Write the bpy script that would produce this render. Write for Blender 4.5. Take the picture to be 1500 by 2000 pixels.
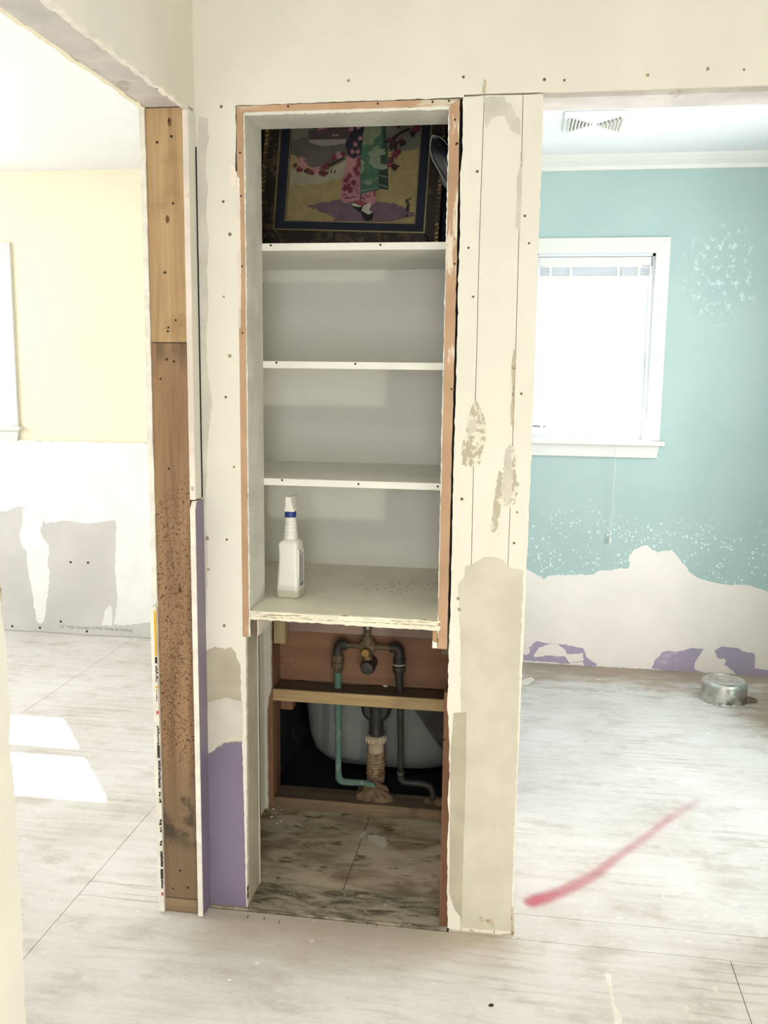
import bpy, bmesh, math, random
from mathutils import Vector, Matrix

sc = bpy.context.scene
for o in list(bpy.data.objects):
    bpy.data.objects.remove(o)
COL = sc.collection
RND = random.Random(7)
PI = math.pi

# ------------------------------------------------------------------ camera
cam = bpy.data.cameras.new('camera')
cam.sensor_fit = 'VERTICAL'
cam.sensor_height = 36.0
cam.lens = 32.753
cam.clip_start = 0.02
camo = bpy.data.objects.new('camera', cam)
COL.objects.link(camo)
camo.matrix_world = Matrix.Translation(Vector((0.0448,-2.1742,1.4000))) @ Matrix([(0.988198,-0.034448,0.149257),(0.152744,0.148055,-0.977113),(0.011561,0.988379,0.151570)]).to_4x4()
sc.camera = camo

# ------------------------------------------------------------------ sky, sun, exposure
SKY_STRENGTH = 10.0
SUN_STRENGTH = 37.0
w = bpy.data.worlds.new('sky')
sc.world = w
w.use_nodes = True
bg = w.node_tree.nodes['Background']
bg.inputs[0].default_value = (0.92, 0.965, 1.02, 1)
bg.inputs[1].default_value = SKY_STRENGTH

sd = bpy.data.lights.new('sun', 'SUN')
sd.energy = SUN_STRENGTH
sd.angle = math.radians(0.6)
sd.color = (1.0, 0.98, 0.95)
suno = bpy.data.objects.new('sun', sd)
COL.objects.link(suno)
_el = math.radians(38.3)
_dir = Vector((0.60 * math.cos(_el), -0.80 * math.cos(_el), -math.sin(_el)))
suno.rotation_euler = _dir.to_track_quat('-Z', 'Y').to_euler()
suno.location = (-6, 9, 8)

def portal(name, loc, direction, sx, sy):
    d = bpy.data.lights.new(name, 'AREA')
    d.shape = 'RECTANGLE'
    d.size = sx
    d.size_y = sy
    d.cycles.is_portal = True
    o = bpy.data.objects.new(name, d)
    COL.objects.link(o)
    o.location = loc
    o.rotation_euler = Vector(direction).to_track_quat('-Z', 'Z').to_euler()
    return o

# daylight portals in the window openings (they only guide the sky light)
portal('portal_bath_window', (0.32, 2.40, 1.51), (0, -1, 0), 0.56, 0.86)
portal('portal_left_window', (-2.98, 2.45, 1.52), (0, -1, 0), 0.78, 0.86)
portal('portal_left_room_side', (-4.42, 0.2, 1.5), (1, 0, 0), 2.3, 1.2)
portal('portal_hall', (0.30, -4.55, 1.15), (0, 1, 0), 0.92, 2.1)
portal('portal_bath_side', (1.54, 0.80, 1.405), (-1, 0, 0), 1.3, 1.45)

vs = sc.view_settings
vs.view_transform = 'Standard'
vs.look = 'None'
vs.gamma = 1.0
vs.use_curve_mapping = False
vs.exposure = 0.0
try:
    sc.cycles.use_denoising = True
    sc.cycles.max_bounces = 8
    sc.cycles.diffuse_bounces = 5
    sc.cycles.transparent_max_bounces = 10
    sc.cycles.sample_clamp_indirect = 8.0
    sc.cycles.use_adaptive_sampling = True
    sc.cycles.adaptive_threshold = 0.05
    sc.cycles.caustics_reflective = False
    sc.cycles.caustics_refractive = False
except Exception:
    pass

# ------------------------------------------------------------------ node helpers
def lin(c):
    return tuple((v / 255 / 12.92) if v / 255 <= 0.04045 else ((v / 255 + 0.055) / 1.055) ** 2.4 for v in c) + (1.0,)

class NT:
    def __init__(s, name):
        s.m = bpy.data.materials.new(name)
        s.m.use_nodes = True
        s.t = s.m.node_tree
        s.b = s.t.nodes['Principled BSDF']
        s.out = s.t.nodes['Material Output']
    def put(s, sock, v):
        if isinstance(v, bpy.types.NodeSocket):
            s.t.links.new(v, sock)
        else:
            sock.default_value = v
    def nd(s, typ, ins=None, **attr):
        n = s.t.nodes.new(typ)
        for k, v in attr.items():
            setattr(n, k, v)
        for k, v in (ins or {}).items():
            s.put(n.inputs[k], v)
        return n
    def pos(s):
        return s.nd('ShaderNodeNewGeometry').outputs['Position']
    def obj(s):
        return s.nd('ShaderNodeTexCoord').outputs['Object']
    def sep(s, v):
        return s.nd('ShaderNodeSeparateXYZ', {0: v}).outputs
    def scl(s, v, sc3, loc=(0, 0, 0)):
        return s.nd('ShaderNodeMapping', {'Vector': v, 'Scale': sc3, 'Location': loc}).outputs[0]
    def noise(s, v, scale, detail=4.0, rough=0.55, dist=0.0):
        return s.nd('ShaderNodeTexNoise', {'Vector': v, 'Scale': scale, 'Detail': detail, 'Roughness': rough, 'Distortion': dist}).outputs[0]
    def voro(s, v, scale, feature='F1', rnd=1.0):
        return s.nd('ShaderNodeTexVoronoi', {'Vector': v, 'Scale': scale, 'Randomness': rnd}, feature=feature).outputs['Distance']
    def math(s, op, a, b=0.0, clamp=False):
        return s.nd('ShaderNodeMath', {0: a, 1: b}, operation=op, use_clamp=clamp).outputs[0]
    def rng(s, v, a, b, c=0.0, d=1.0):
        return s.nd('ShaderNodeMapRange', {0: v, 1: a, 2: b, 3: c, 4: d}, interpolation_type='SMOOTHSTEP').outputs[0]
    def mix(s, f, a, b):
        n = s.t.nodes.new('ShaderNodeMix')
        n.data_type = 'RGBA'
        s.put(n.inputs[0], f)
        s.put(n.inputs[6], a)
        s.put(n.inputs[7], b)
        return n.outputs[2]
    def bump(s, h, strength=0.2, dist=0.002):
        n = s.nd('ShaderNodeBump', {'Height': h, 'Strength': strength, 'Distance': dist})
        s.t.links.new(n.outputs[0], s.b.inputs['Normal'])
    def done(s, col, rough=0.6, metal=0.0, spec=None):
        s.put(s.b.inputs['Base Color'], col)
        s.put(s.b.inputs['Roughness'], rough)
        s.put(s.b.inputs['Metallic'], metal)
        if spec is not None:
            s.b.inputs['Specular IOR Level'].default_value = spec
        return s.m

def sh(c, k):
    return tuple(max(0, min(255, v * k)) for v in c)

def paint(name, c, var=0.05, scale=5.0, rough=0.55, bump=0.0, spec=0.3, metal=0.0):
    n = NT(name)
    p = n.pos()
    a = n.noise(p, scale, 3)
    col = n.mix(n.rng(a, 0.3, 0.7), lin(sh(c, 1 - var)), lin(sh(c, 1 + var * 0.5)))
    if bump:
        n.bump(n.noise(p, 180, 3), bump, 0.001)
    return n.done(col, rough, metal, spec)

def worn(name, c, c2, thr=0.58, scale=22.0, rough=0.6, stretch=(1, 1, 1)):
    """paint c chipped away in patches to show c2"""
    n = NT(name)
    p = n.scl(n.pos(), stretch)
    a = n.noise(p, scale, 6, 0.65)
    b = n.noise(p, scale * 0.25, 3)
    f = n.rng(n.math('ADD', n.math('MULTIPLY', a, 0.6), n.math('MULTIPLY', b, 0.4)), thr - 0.02, thr + 0.02)
    fine = n.noise(n.pos(), 9, 4)
    base = n.mix(n.rng(fine, 0.3, 0.7), lin(sh(c, 0.93)), lin(sh(c, 1.03)))
    n.bump(f, -0.5, 0.001)
    return n.done(n.mix(f, base, lin(c2)), rough, 0, 0.25)

def wood(name, ca, cb, axis='Z', grain=40.0, rough=0.7, spots=None, spot_scale=60.0, spot_thr=0.68, stain=None, stain_scale=5.0, stain_thr=0.55):
    n = NT(name)
    p = n.pos()
    k = {'X': (0.06, 1, 1), 'Y': (1, 0.06, 1), 'Z': (1, 1, 0.06)}[axis]
    g = n.noise(n.scl(p, k), grain, 6, 0.6, 0.6)
    g2 = n.noise(n.scl(p, k), grain * 5, 3, 0.5)
    f = n.rng(n.math('ADD', n.math('MULTIPLY', g, 0.75), n.math('MULTIPLY', g2, 0.25)), 0.32, 0.68)
    col = n.mix(f, lin(ca), lin(cb))
    if stain:
        st = n.rng(n.noise(p, stain_scale, 5, 0.6), stain_thr, stain_thr + 0.14)
        col = n.mix(n.math('MULTIPLY', st, 0.75), col, lin(stain))
    if spots:
        sp = n.rng(n.noise(n.scl(p, (1, 1, 0.7)), spot_scale, 3, 0.6, 0.5), spot_thr, spot_thr + 0.05)
        col = n.mix(n.math('MULTIPLY', sp, 0.85), col, lin(spots))
    n.bump(g2, 0.15, 0.001)
    return n.done(col, rough, 0, 0.25)

# ------------------------------------------------------------------ materials
M = {}
def make_floor():
    n = NT('whitewashed_plywood')
    p = n.pos()
    x, y, z = n.sep(p)
    big = n.noise(p, 2.2, 6, 0.6)
    streak = n.noise(n.scl(p, (1.6, 13, 1)), 2.4, 6, 0.65, 0.8)
    fine = n.noise(n.scl(p, (12, 70, 1)), 4, 4, 0.6)
    f = n.math('ADD', n.math('MULTIPLY', big, 0.45), n.math('ADD', n.math('MULTIPLY', streak, 0.30), n.math('MULTIPLY', fine, 0.25)))
    col = n.mix(n.rng(f, 0.34, 0.60), lin((199, 193, 184)), lin((224, 221, 216)))
    # grey-brown traffic wear with grain along x
    wv = n.nd('ShaderNodeTexWave', {'Vector': n.scl(p, (0.5, 5.0, 1)), 'Scale': 1.6, 'Distortion': 9.0, 'Detail': 3.0, 'Detail Scale': 1.4}, wave_type='BANDS', bands_direction='Y').outputs[1]
    wear = n.math('MULTIPLY', n.rng(wv, 0.70, 0.98), n.rng(n.noise(p, 2.6, 5, 0.6), 0.48, 0.66))
    col = n.mix(n.math('MULTIPLY', wear, 0.35), col, lin((168, 156, 138)))
    blot = n.rng(n.noise(n.scl(p, (1.0, 1.7, 1)), 5.5, 7, 0.68), 0.50, 0.66)
    col = n.mix(n.math('MULTIPLY', blot, 0.38), col, lin((172, 160, 142)))
    # bare brown plywood along the far bathroom wall, where fittings stood
    e = n.math('ADD', y, n.math('MULTIPLY', n.noise(n.scl(p, (2, 5, 1)), 2.5, 6, 0.7), 1.0))
    band = n.math('MULTIPLY', n.rng(e, 2.30, 2.68), n.rng(x, -0.1, 0.1))
    col = n.mix(n.math('MULTIPLY', band, 0.75), col, lin((150, 128, 103)))
    d = n.nd('ShaderNodeVectorMath', {0: p, 1: (1.22, 1.72, 0)}, operation='DISTANCE').outputs['Value']
    st = n.rng(n.math('ADD', d, n.math('MULTIPLY', n.noise(n.scl(p, (3, 9, 1)), 2.0, 6, 0.7), 0.5)), 0.62, 0.42)
    col = n.mix(n.math('MULTIPLY', st, 0.75), col, lin((142, 115, 88)))
    yy = n.math('ADD', y, n.math('MULTIPLY', n.math('SUBTRACT', n.noise(n.scl(p, (2, 5, 1)), 3.0, 6, 0.65), 0.5), 0.30))
    fs = n.math('MULTIPLY', n.math('MULTIPLY', n.rng(yy, -0.30, -0.05), n.rng(y, 0.0, -0.004)), n.math('MULTIPLY', n.rng(x, -0.80, -0.66), n.rng(x, 0.16, -0.02)))
    col = n.mix(n.math('MULTIPLY', fs, 0.55), col, lin((170, 154, 122)))
    # dark specks and scuffs
    sp = n.rng(n.noise(n.scl(p, (9, 26, 1)), 3.0, 2, 0.5), 0.74, 0.78)
    col = n.mix(n.math('MULTIPLY', sp, 0.55), col, lin((96, 84, 70)))
    wsp = n.rng(n.noise(p, 26, 3, 0.5), 0.70, 0.74)
    col = n.mix(n.math('MULTIPLY', wsp, 0.7), col, lin((240, 237, 230)))
    n.bump(streak, 0.12, 0.003)
    return n.done(col, n.rng(big, 0.3, 0.7, 0.55, 0.75), 0, 0.3)
M['floor'] = make_floor()

def make_bare():
    n = NT('bare_stained_plywood')
    p = n.pos()
    big = n.noise(n.scl(p, (1.2, 2.6, 1)), 4.0, 6, 0.6, 0.4)
    fine = n.noise(n.scl(p, (10, 60, 1)), 4, 4, 0.6)
    col = n.mix(n.rng(big, 0.35, 0.6), lin((138, 124, 100)), lin((196, 186, 162)))
    sp = n.rng(n.noise(n.scl(p, (2, 5, 1)), 5.5, 6, 0.65), 0.56, 0.66)
    col = n.mix(n.math('MULTIPLY', sp, 0.8), col, lin((80, 64, 48)))
    dust = n.rng(n.noise(p, 75, 2, 0.5), 0.69, 0.73)
    col = n.mix(n.math('MULTIPLY', dust, 0.8), col, lin((210, 205, 192)))
    n.bump(fine, 0.2, 0.002)
    return n.done(col, 0.75, 0, 0.2)
M['bare'] = make_bare()
def make_sill():
    n = NT('grimy_threshold_paint')
    p = n.pos()
    a = n.noise(n.scl(p, (1.0, 3.2, 1)), 9.0, 7, 0.68, 0.5)
    col = n.mix(n.rng(a, 0.36, 0.62), lin((92, 84, 70)), lin((172, 163, 142)))
    b = n.rng(n.noise(n.scl(p, (1.4, 6, 1)), 8, 6, 0.7), 0.58, 0.66)
    col = n.mix(n.math('MULTIPLY', b, 0.8), col, lin((70, 64, 58)))
    c = n.rng(n.noise(p, 45, 5, 0.7), 0.60, 0.66)
    col = n.mix(n.math('MULTIPLY', c, 0.7), col, lin((202, 196, 180)))
    n.bump(a, 0.5, 0.003)
    return n.done(col, 0.8, 0, 0.2)
M['sill_grime'] = make_sill()

M['cream'] = paint('cream_wall_paint', (229, 225, 212), 0.025, 3, 0.6)
M['cream_grey'] = paint('aged_cream_paint', (224, 222, 210), 0.04, 4, 0.45)
M['compound'] = paint('joint_compound_beige', (205, 199, 182), 0.04, 9, 0.75)
M['compound_dark'] = paint('joint_compound_dark', (182, 174, 153), 0.06, 12, 0.75)
M['compound_grey'] = paint('joint_compound_grey', (208, 203, 190), 0.05, 12, 0.75)
M['compound_white'] = paint('joint_compound_white', (240, 238, 234), 0.02, 9, 0.7)
M['smear'] = worn('torn_compound_smear', (226, 221, 204), (184, 176, 154), 0.485, 75, stretch=(1, 1, 0.7))
M['scar'] = worn('torn_paper_scar', (196, 184, 160), (150, 130, 100), 0.55, 60)
M['lilac'] = paint('lilac_wall_paint', (128, 117, 138), 0.05, 4, 0.42, spec=0.4)
M['gypsum'] = worn('gypsum_board_edge', (232, 220, 208), (190, 172, 156), 0.62, 40)
M['gypsum_white'] = paint('white_drywall_edge', (236, 230, 218), 0.05, 30, 0.7)
M['header_paint'] = worn('grey_white_header_paint', (202, 197, 190), (176, 167, 156), 0.6, 14)
M['dark_gap'] = paint('dark_gap', (40, 38, 40), 0.1, 10, 0.9)
M['off_white'] = paint('off_white_wall_paint', (238, 237, 231), 0.015, 2, 0.6)
M['yellow_wall'] = paint('pale_yellow_wall_paint', (238, 231, 205), 0.015, 2, 0.6)
M['white_ceiling'] = paint('white_ceiling_paint', (236, 236, 235), 0.01, 2, 0.7)
M['trim_white'] = paint('white_trim_paint', (224, 222, 214), 0.012, 4, 0.35, 0.0, 0.5)
M['sash_white'] = paint('white_vinyl_sash', (216, 220, 224), 0.01, 4, 0.3, 0.0, 0.5)
M['drywall_grey'] = paint('bare_grey_drywall', (206, 203, 197), 0.035, 3, 0.8)
M['shelf_white'] = paint('cream_white_shelf_paint', (236, 234, 224), 0.02, 8, 0.4, 0.05, 0.4)
M['closet_back'] = paint('closet_back_paint', (242, 241, 230), 0.02, 3, 0.55)
M['closet_side'] = worn('closet_side_paint', (222, 221, 210), (236, 235, 224), 0.70, 14, stretch=(1, 1, 0.4))
M['shelf_top'] = paint('dusty_cream_shelf_paint', (238, 234, 214), 0.03, 9, 0.5)
M['ply_edge'] = worn('chipped_plywood_edge', (232, 227, 205), (140, 122, 90), 0.57, 30, stretch=(0.25, 1, 3.0))
M['orange_wood'] = worn('orange_stained_wood', (188, 153, 122), (222, 210, 190), 0.59, 20, stretch=(1, 1, 0.25))
M['orange_wood_x'] = worn('orange_stained_wood_across', (194, 158, 126), (208, 196, 174), 0.55, 14, stretch=(0.25, 1, 1))
M['stud_light'] = wood('tan_pine_stud', (160, 130, 94), (188, 158, 118), 'Z', 34, spots=(92, 66, 40), spot_scale=34, spot_thr=0.75, stain=(140, 110, 76), stain_scale=4)
def make_stud_dark():
    n = NT('speckled_brown_stud')
    p = n.pos()
    x, y, z = n.sep(p)
    g = n.noise(n.scl(p, (1, 1, 0.06)), 34, 6, 0.6, 0.6)
    col = n.mix(n.rng(g, 0.32, 0.68), lin((128, 98, 72)), lin((160, 128, 96)))
    grey = n.math('MULTIPLY', n.rng(z, 0.50, 0.25), 0.75)
    col = n.mix(grey, col, lin((118, 100, 78)))
    sp = n.rng(n.noise(p, 170, 3, 0.65, 0.6), 0.55, 0.60)
    zone = n.math('MULTIPLY', n.rng(z, 0.34, 0.48), n.rng(n.math('ADD', z, n.math('MULTIPLY', n.noise(p, 12, 2), 0.4)), 1.36, 1.18))
    col = n.mix(n.math('MULTIPLY', n.math('MULTIPLY', sp, zone), 0.8), col, lin((72, 48, 30)))
    bl = n.rng(n.noise(p, 14, 4, 0.6), 0.49, 0.64)
    bz = n.math('MULTIPLY', n.rng(z, 0.16, 0.22), n.rng(z, 0.46, 0.36))
    col = n.mix(n.math('MULTIPLY', n.math('MULTIPLY', bl, bz), 0.85), col, lin((62, 56, 48)))
    tb = n.math('MULTIPLY', n.rng(z, 1.36, 1.45), n.rng(n.noise(n.scl(p, (1, 1, 0.3)), 30, 3), 0.35, 0.6))
    col = n.mix(n.math('MULTIPLY', tb, 0.7), col, lin((92, 76, 58)))
    n.bump(g, 0.15, 0.001)
    return n.done(col, 0.7, 0, 0.25)
M['stud_dark'] = make_stud_dark()
M['stud_red'] = wood('red_brown_framing', (120, 88, 66), (150, 114, 86), 'Z', 30, stain=(92, 66, 50))
M['pine'] = wood('yellow_pine_block', (176, 148, 104), (206, 180, 134), 'X', 30)
M['pine_v'] = wood('yellow_pine_upright', (170, 150, 112), (198, 178, 138), 'Z', 40)
M['plate_wood'] = wood('grey_brown_bottom_plate', (116, 98, 76), (146, 124, 96), 'X', 30, stain=(98, 72, 56))
M['ply_brown'] = wood('red_brown_plywood', (126, 93, 70), (158, 119, 91), 'X', 9, stain=(112, 76, 56), stain_scale=7)
M['pink_board'] = paint('dusty_pink_board', (168, 142, 128), 0.07, 6, 0.7)
M['dusty_wood'] = wood('dusty_dark_wood', (92, 80, 68), (118, 104, 88), 'X', 26)
M['brown_trim'] = wood('dark_brown_trim', (92, 62, 44), (118, 82, 58), 'Z', 40)
M['recess_shade'] = paint('painted_recess_shade', (38, 42, 46), 0.15, 5, 0.9)  # near-black stands in for shade around the tub and below floor joints

def make_teal():
    n = NT('teal_wall_paint_with_sanded_specks')
    p = n.pos()
    x, y, z = n.sep(p)
    col = n.mix(n.rng(n.noise(p, 2.0, 4), 0.3, 0.7), lin((166, 189, 184)), lin((174, 196, 191)))
    q = n.scl(p, (1, 0.0, 0.8))
    wob = n.nd('ShaderNodeTexNoise', {'Vector': q, 'Scale': 90.0, 'Detail': 2.0}).outputs[1]
    qq = n.nd('ShaderNodeVectorMath', {0: q, 1: n.nd('ShaderNodeVectorMath', {0: wob, 'Scale': 0.016}, operation='SCALE').outputs[0]}, operation='ADD').outputs[0]
    vn = n.nd('ShaderNodeTexVoronoi', {'Vector': n.scl(qq, (1, 1, 1.25)), 'Scale': 70.0})
    rad = n.rng(n.sep(vn.outputs['Color'])[0], 0.0, 1.0, 0.05, 0.36)
    v = n.math('SUBTRACT', vn.outputs['Distance'], rad)
    v2 = n.noise(q, 24, 3, 0.6)
    cl = n.noise(q, 7, 4, 0.6)
    zz = n.math('ADD', z, n.math('MULTIPLY', n.math('SUBTRACT', x, 0.35), 0.10))
    band = n.rng(zz, 0.90, 0.62)
    sp = n.math('MULTIPLY', n.rng(v, 0.03, -0.03), n.math('MULTIPLY', n.rng(n.math('ADD', n.math('MULTIPLY', v2, 0.5), n.math('MULTIPLY', cl, 0.5)), 0.46, 0.52), band))
    d = n.nd('ShaderNodeVectorMath', {0: n.scl(p, (1, 0, 0.75)), 1: (0.87, 0, 1.38)}, operation='DISTANCE').outputs['Value']
    sp2 = n.math('MULTIPLY', n.rng(n.noise(q, 40, 4, 0.65), 0.54, 0.62), n.rng(n.math('ADD', d, n.math('MULTIPLY', cl, 0.12)), 0.27, 0.16))
    col = n.mix(n.math('MULTIPLY', sp2, 0.6), col, lin((212, 232, 226)))
    dk = n.math('MULTIPLY', n.rng(n.noise(q, 60, 2), 0.68, 0.72), band)
    col = n.mix(n.math('MULTIPLY', dk, 0.6), col, lin((120, 180, 176)))
    col = n.mix(n.math('MULTIPLY', sp, 0.9), col, lin((232, 240, 236)))
    return n.done(col, 0.5, 0, 0.35)
M['teal'] = make_teal()
M['primer'] = paint('pinkish_white_primer', (242, 232, 224), 0.015, 5, 0.7)
def make_patchy_lilac():
    n = NT('scraped_lilac_paint')
    p = n.pos()
    f = n.rng(n.noise(n.scl(p, (1, 1, 2.2)), 9, 6, 0.65), 0.56, 0.68)
    col = n.mix(n.math('MULTIPLY', f, 0.5), lin((172, 160, 180)), lin((206, 198, 206)))
    return n.done(col, 0.55, 0, 0.3)
M['lilac_patch'] = make_patchy_lilac()

def make_glass(name, tint=(1, 1, 1, 1), fac=0.06):
    n = NT(name)
    tr = n.nd('ShaderNodeBsdfTransparent', {0: tint})
    gl = n.nd('ShaderNodeBsdfGlossy', {'Roughness': 0.02})
    mx = n.t.nodes.new('ShaderNodeMixShader')
    n.put(mx.inputs[0], fac)
    n.t.links.new(tr.outputs[0], mx.inputs[1])
    n.t.links.new(gl.outputs[0], mx.inputs[2])
    n.t.links.new(mx.outputs[0], n.out.inputs[0])
    return n.m
M['glass'] = make_glass('window_glass')

M['copper_green'] = worn('verdigris_copper', (98, 130, 118), (126, 142, 132), 0.56, 40)
M['iron_black'] = paint('blackened_iron', (66, 62, 58), 0.2, 25, 0.5, 0.2, 0.4)
M['brass_dull'] = worn('tarnished_brass', (112, 98, 72), (84, 78, 62), 0.52, 40, 0.45)
M['brass_bright'] = paint('brass_cap', (150, 120, 68), 0.1, 30, 0.35, 0, 0.5, 0.6)
M['chrome_dull'] = paint('dull_chrome', (150, 146, 138), 0.1, 30, 0.3, 0, 0.5, 0.8)
M['abs_black'] = paint('black_drain_plastic', (58, 56, 56), 0.12, 14, 0.4, 0, 0.5)
M['nut_white'] = paint('dirty_white_nut', (198, 180, 152), 0.12, 30, 0.6)
M['flex'] = worn('rusty_beige_flex_pipe', (176, 152, 122), (128, 98, 72), 0.55, 45)
M['foam'] = worn('tan_expanding_foam', (124, 102, 76), (96, 74, 54), 0.55, 35)
M['enamel'] = paint('white_enamel', (146, 148, 142), 0.03, 6, 0.35, 0, 0.5)
M['bottle'] = paint('white_bottle_plastic', (236, 235, 226), 0.008, 4, 0.35, 0, 0.5)
M['bottle_low'] = paint('bottle_plastic_over_liquid', (212, 211, 192), 0.01, 4, 0.35, 0, 0.5)
M['blue_cap'] = paint('dark_blue_collar', (38, 56, 128), 0.02, 10, 0.4, 0, 0.5)
M['print_grey'] = paint('grey_print', (118, 120, 126), 0.05, 10, 0.6, 0)
M['print_blue'] = paint('blue_print', (132, 142, 162), 0.05, 10, 0.6, 0)
M['print_black'] = paint('black_print', (50, 46, 42), 0.05, 10, 0.6, 0)
M['print_yellow'] = paint('yellow_print', (228, 180, 52), 0.05, 10, 0.6, 0)
M['print_red'] = paint('red_print', (196, 88, 80), 0.05, 10, 0.6, 0)
M['steel'] = None
def make_steel():
    n = NT('scuffed_stainless_steel')
    p = n.obj()
    g = n.noise(n.scl(p, (1, 1, 30)), 14, 4)
    dirt = n.rng(n.noise(p, 18, 4), 0.42, 0.62)
    x, y, z = n.sep(p)
    low = n.math('MULTIPLY', n.rng(z, 0.05, 0.01), dirt)
    col = n.mix(dirt, lin((206, 204, 198)), lin((182, 178, 170)))
    col = n.mix(n.math('MULTIPLY', low, 0.7), col, lin((104, 86, 66)))
    return n.done(col, n.rng(g, 0.3, 0.7, 0.24, 0.40), 0.85)
M['steel'] = make_steel()
M['frame_dark'] = worn('dark_bronze_frame', (56, 48, 42), (84, 72, 56), 0.56, 60, 0.45)
M['frame_bead'] = worn('gilded_bead', (92, 76, 56), (160, 134, 92), 0.52, 90, 0.35)
M['mat_navy'] = paint('navy_mat_board', (38, 42, 56), 0.06, 14, 0.6)
M['gold_line'] = paint('thin_gold_fillet', (150, 136, 100), 0.08, 20, 0.4, 0, 0.5, 0.5)
M['vinyl'] = paint('black_glossy_vinyl', (26, 30, 38), 0.05, 8, 0.22, 0, 0.6)
M['vinyl_edge'] = paint('pale_grey_piping', (170, 176, 182), 0.05, 20, 0.4, 0, 0.5)
M['return_shade'] = worn('shaded_stained_panel', (188, 181, 161), (150, 138, 112), 0.60, 9, stretch=(1, 1, 0.4))  # greyed cream stands in for shade on the return panel, with stain patches
M['chip'] = paint('white_plaster_chip', (226, 220, 208), 0.05, 20, 0.8)
M['screw'] = paint('dark_screw_head', (158, 142, 108), 0.15, 90, 0.5, 0, 0.5)
M['hole'] = paint('dark_hole', (58, 46, 34), 0.1, 90, 0.9, 0)
M['dirt'] = paint('olive_grime', (150, 140, 96), 0.1, 60, 0.9, 0)
M['lamp_yellow'] = paint('yellow_powder_coat', (226, 176, 40), 0.03, 10, 0.4, 0, 0.5)
M['lamp_black'] = paint('black_rubber', (34, 34, 34), 0.05, 10, 0.6, 0)

# ------------------------------------------------------------------ geometry helpers
WL = {}
class MB:
    def __init__(s):
        s.bm = bmesh.new()
    def box(s, x0, x1, y0, y1, z0, z1):
        v = [s.bm.verts.new(c) for c in ((x0, y0, z0), (x1, y0, z0), (x1, y1, z0), (x0, y1, z0), (x0, y0, z1), (x1, y0, z1), (x1, y1, z1), (x0, y1, z1))]
        for f in ((0, 3, 2, 1), (4, 5, 6, 7), (0, 1, 5, 4), (1, 2, 6, 5), (2, 3, 7, 6), (3, 0, 4, 7)):
            s.bm.faces.new([v[i] for i in f])
        return s
    def prism(s, poly, plane, a0, a1):
        def P(p, a):
            return (p[0], a, p[1]) if plane == 'Y' else ((a, p[0], p[1]) if plane == 'X' else (p[0], p[1], a))
        A = [s.bm.verts.new(P(p, a0)) for p in poly]
        B = [s.bm.verts.new(P(p, a1)) for p in poly]
        n = len(poly)
        s.bm.faces.new(A)
        s.bm.faces.new(B[::-1])
        for i in range(n):
            s.bm.faces.new((A[i], B[i], B[(i + 1) % n], A[(i + 1) % n]))
        return s
    def lathe(s, prof, seg=28, c=(0, 0, 0), axis='Z', closed_top=True, closed_bot=True):
        rings = []
        for r, h in prof:
            ring = []
            for i in range(seg):
                a = 2 * PI * i / seg
                u, v = r * math.cos(a), r * math.sin(a)
                q = (u, v, h) if axis == 'Z' else ((h, u, v) if axis == 'X' else (u, h, v))
                ring.append(s.bm.verts.new((c[0] + q[0], c[1] + q[1], c[2] + q[2])))
            rings.append(ring)
        for a, b in zip(rings, rings[1:]):
            for i in range(seg):
                s.bm.faces.new((a[i], a[(i + 1) % seg], b[(i + 1) % seg], b[i]))
        if closed_bot:
            s.bm.faces.new(rings[0][::-1])
        if closed_top:
            s.bm.faces.new(rings[-1])
        return s
    def loft(s, rings, cap=True):
        R = [[s.bm.verts.new(p) for p in r] for r in rings]
        n = len(R[0])
        for a, b in zip(R, R[1:]):
            for i in range(n):
                s.bm.faces.new((a[i], a[(i + 1) % n], b[(i + 1) % n], b[i]))
        if cap:
            s.bm.faces.new(R[0][::-1])
            s.bm.faces.new(R[-1])
        return s
    def tube(s, pts, r, seg=12):
        pts = [Vector(p) for p in pts]
        rs = r if isinstance(r, (list, tuple)) else [r] * len(pts)
        rings = []
        up = None
        for i, p in enumerate(pts):
            t = (pts[min(i + 1, len(pts) - 1)] - pts[max(i - 1, 0)]).normalized()
            if up is None:
                up = t.orthogonal().normalized()
            up = (up - t * up.dot(t)).normalized()
            b = t.cross(up)
            rings.append([p + (up * math.cos(2 * PI * k / seg) + b * math.sin(2 * PI * k / seg)) * rs[i] for k in range(seg)])
        return s.loft(rings)
    def disc(s, c, r, plane='Y', t=0.0015, seg=8):
        poly = [(c[0] + r * math.cos(2 * PI * i / seg), c[1] + r * math.sin(2 * PI * i / seg)) for i in range(seg)]
        return poly

    def build(s, name, mat, parent=None, local=False, smooth=False, bevel=0.0):
        bm = s.bm
        bmesh.ops.recalc_face_normals(bm, faces=bm.faces)
        off = Vector((0, 0, 0)) if (parent is None or local) else WL.get(parent.as_pointer(), Vector((0, 0, 0)))
        if off.length:
            bmesh.ops.translate(bm, verts=bm.verts, vec=-off)
        me = bpy.data.meshes.new(name)
        bm.to_mesh(me)
        bm.free()
        me.materials.append(M[mat] if isinstance(mat, str) else mat)
        if smooth:
            for f in me.polygons:
                f.use_smooth = True
            if hasattr(me, 'set_sharp_from_angle'):
                me.set_sharp_from_angle(angle=math.radians(40))
        o = bpy.data.objects.new(name, me)
        COL.objects.link(o)
        if parent is not None:
            o.parent = parent
            WL[o.as_pointer()] = off if not local else WL.get(parent.as_pointer(), Vector())
        if bevel:
            b = o.modifiers.new('bevel', 'BEVEL')
            b.width = bevel
            b.segments = 2
            b.limit_method = 'ANGLE'
        return o

def bx(name, mat, parent, *d, bevel=0.0, local=False):
    return MB().box(*d).build(name, mat, parent, bevel=bevel, local=local)

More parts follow.
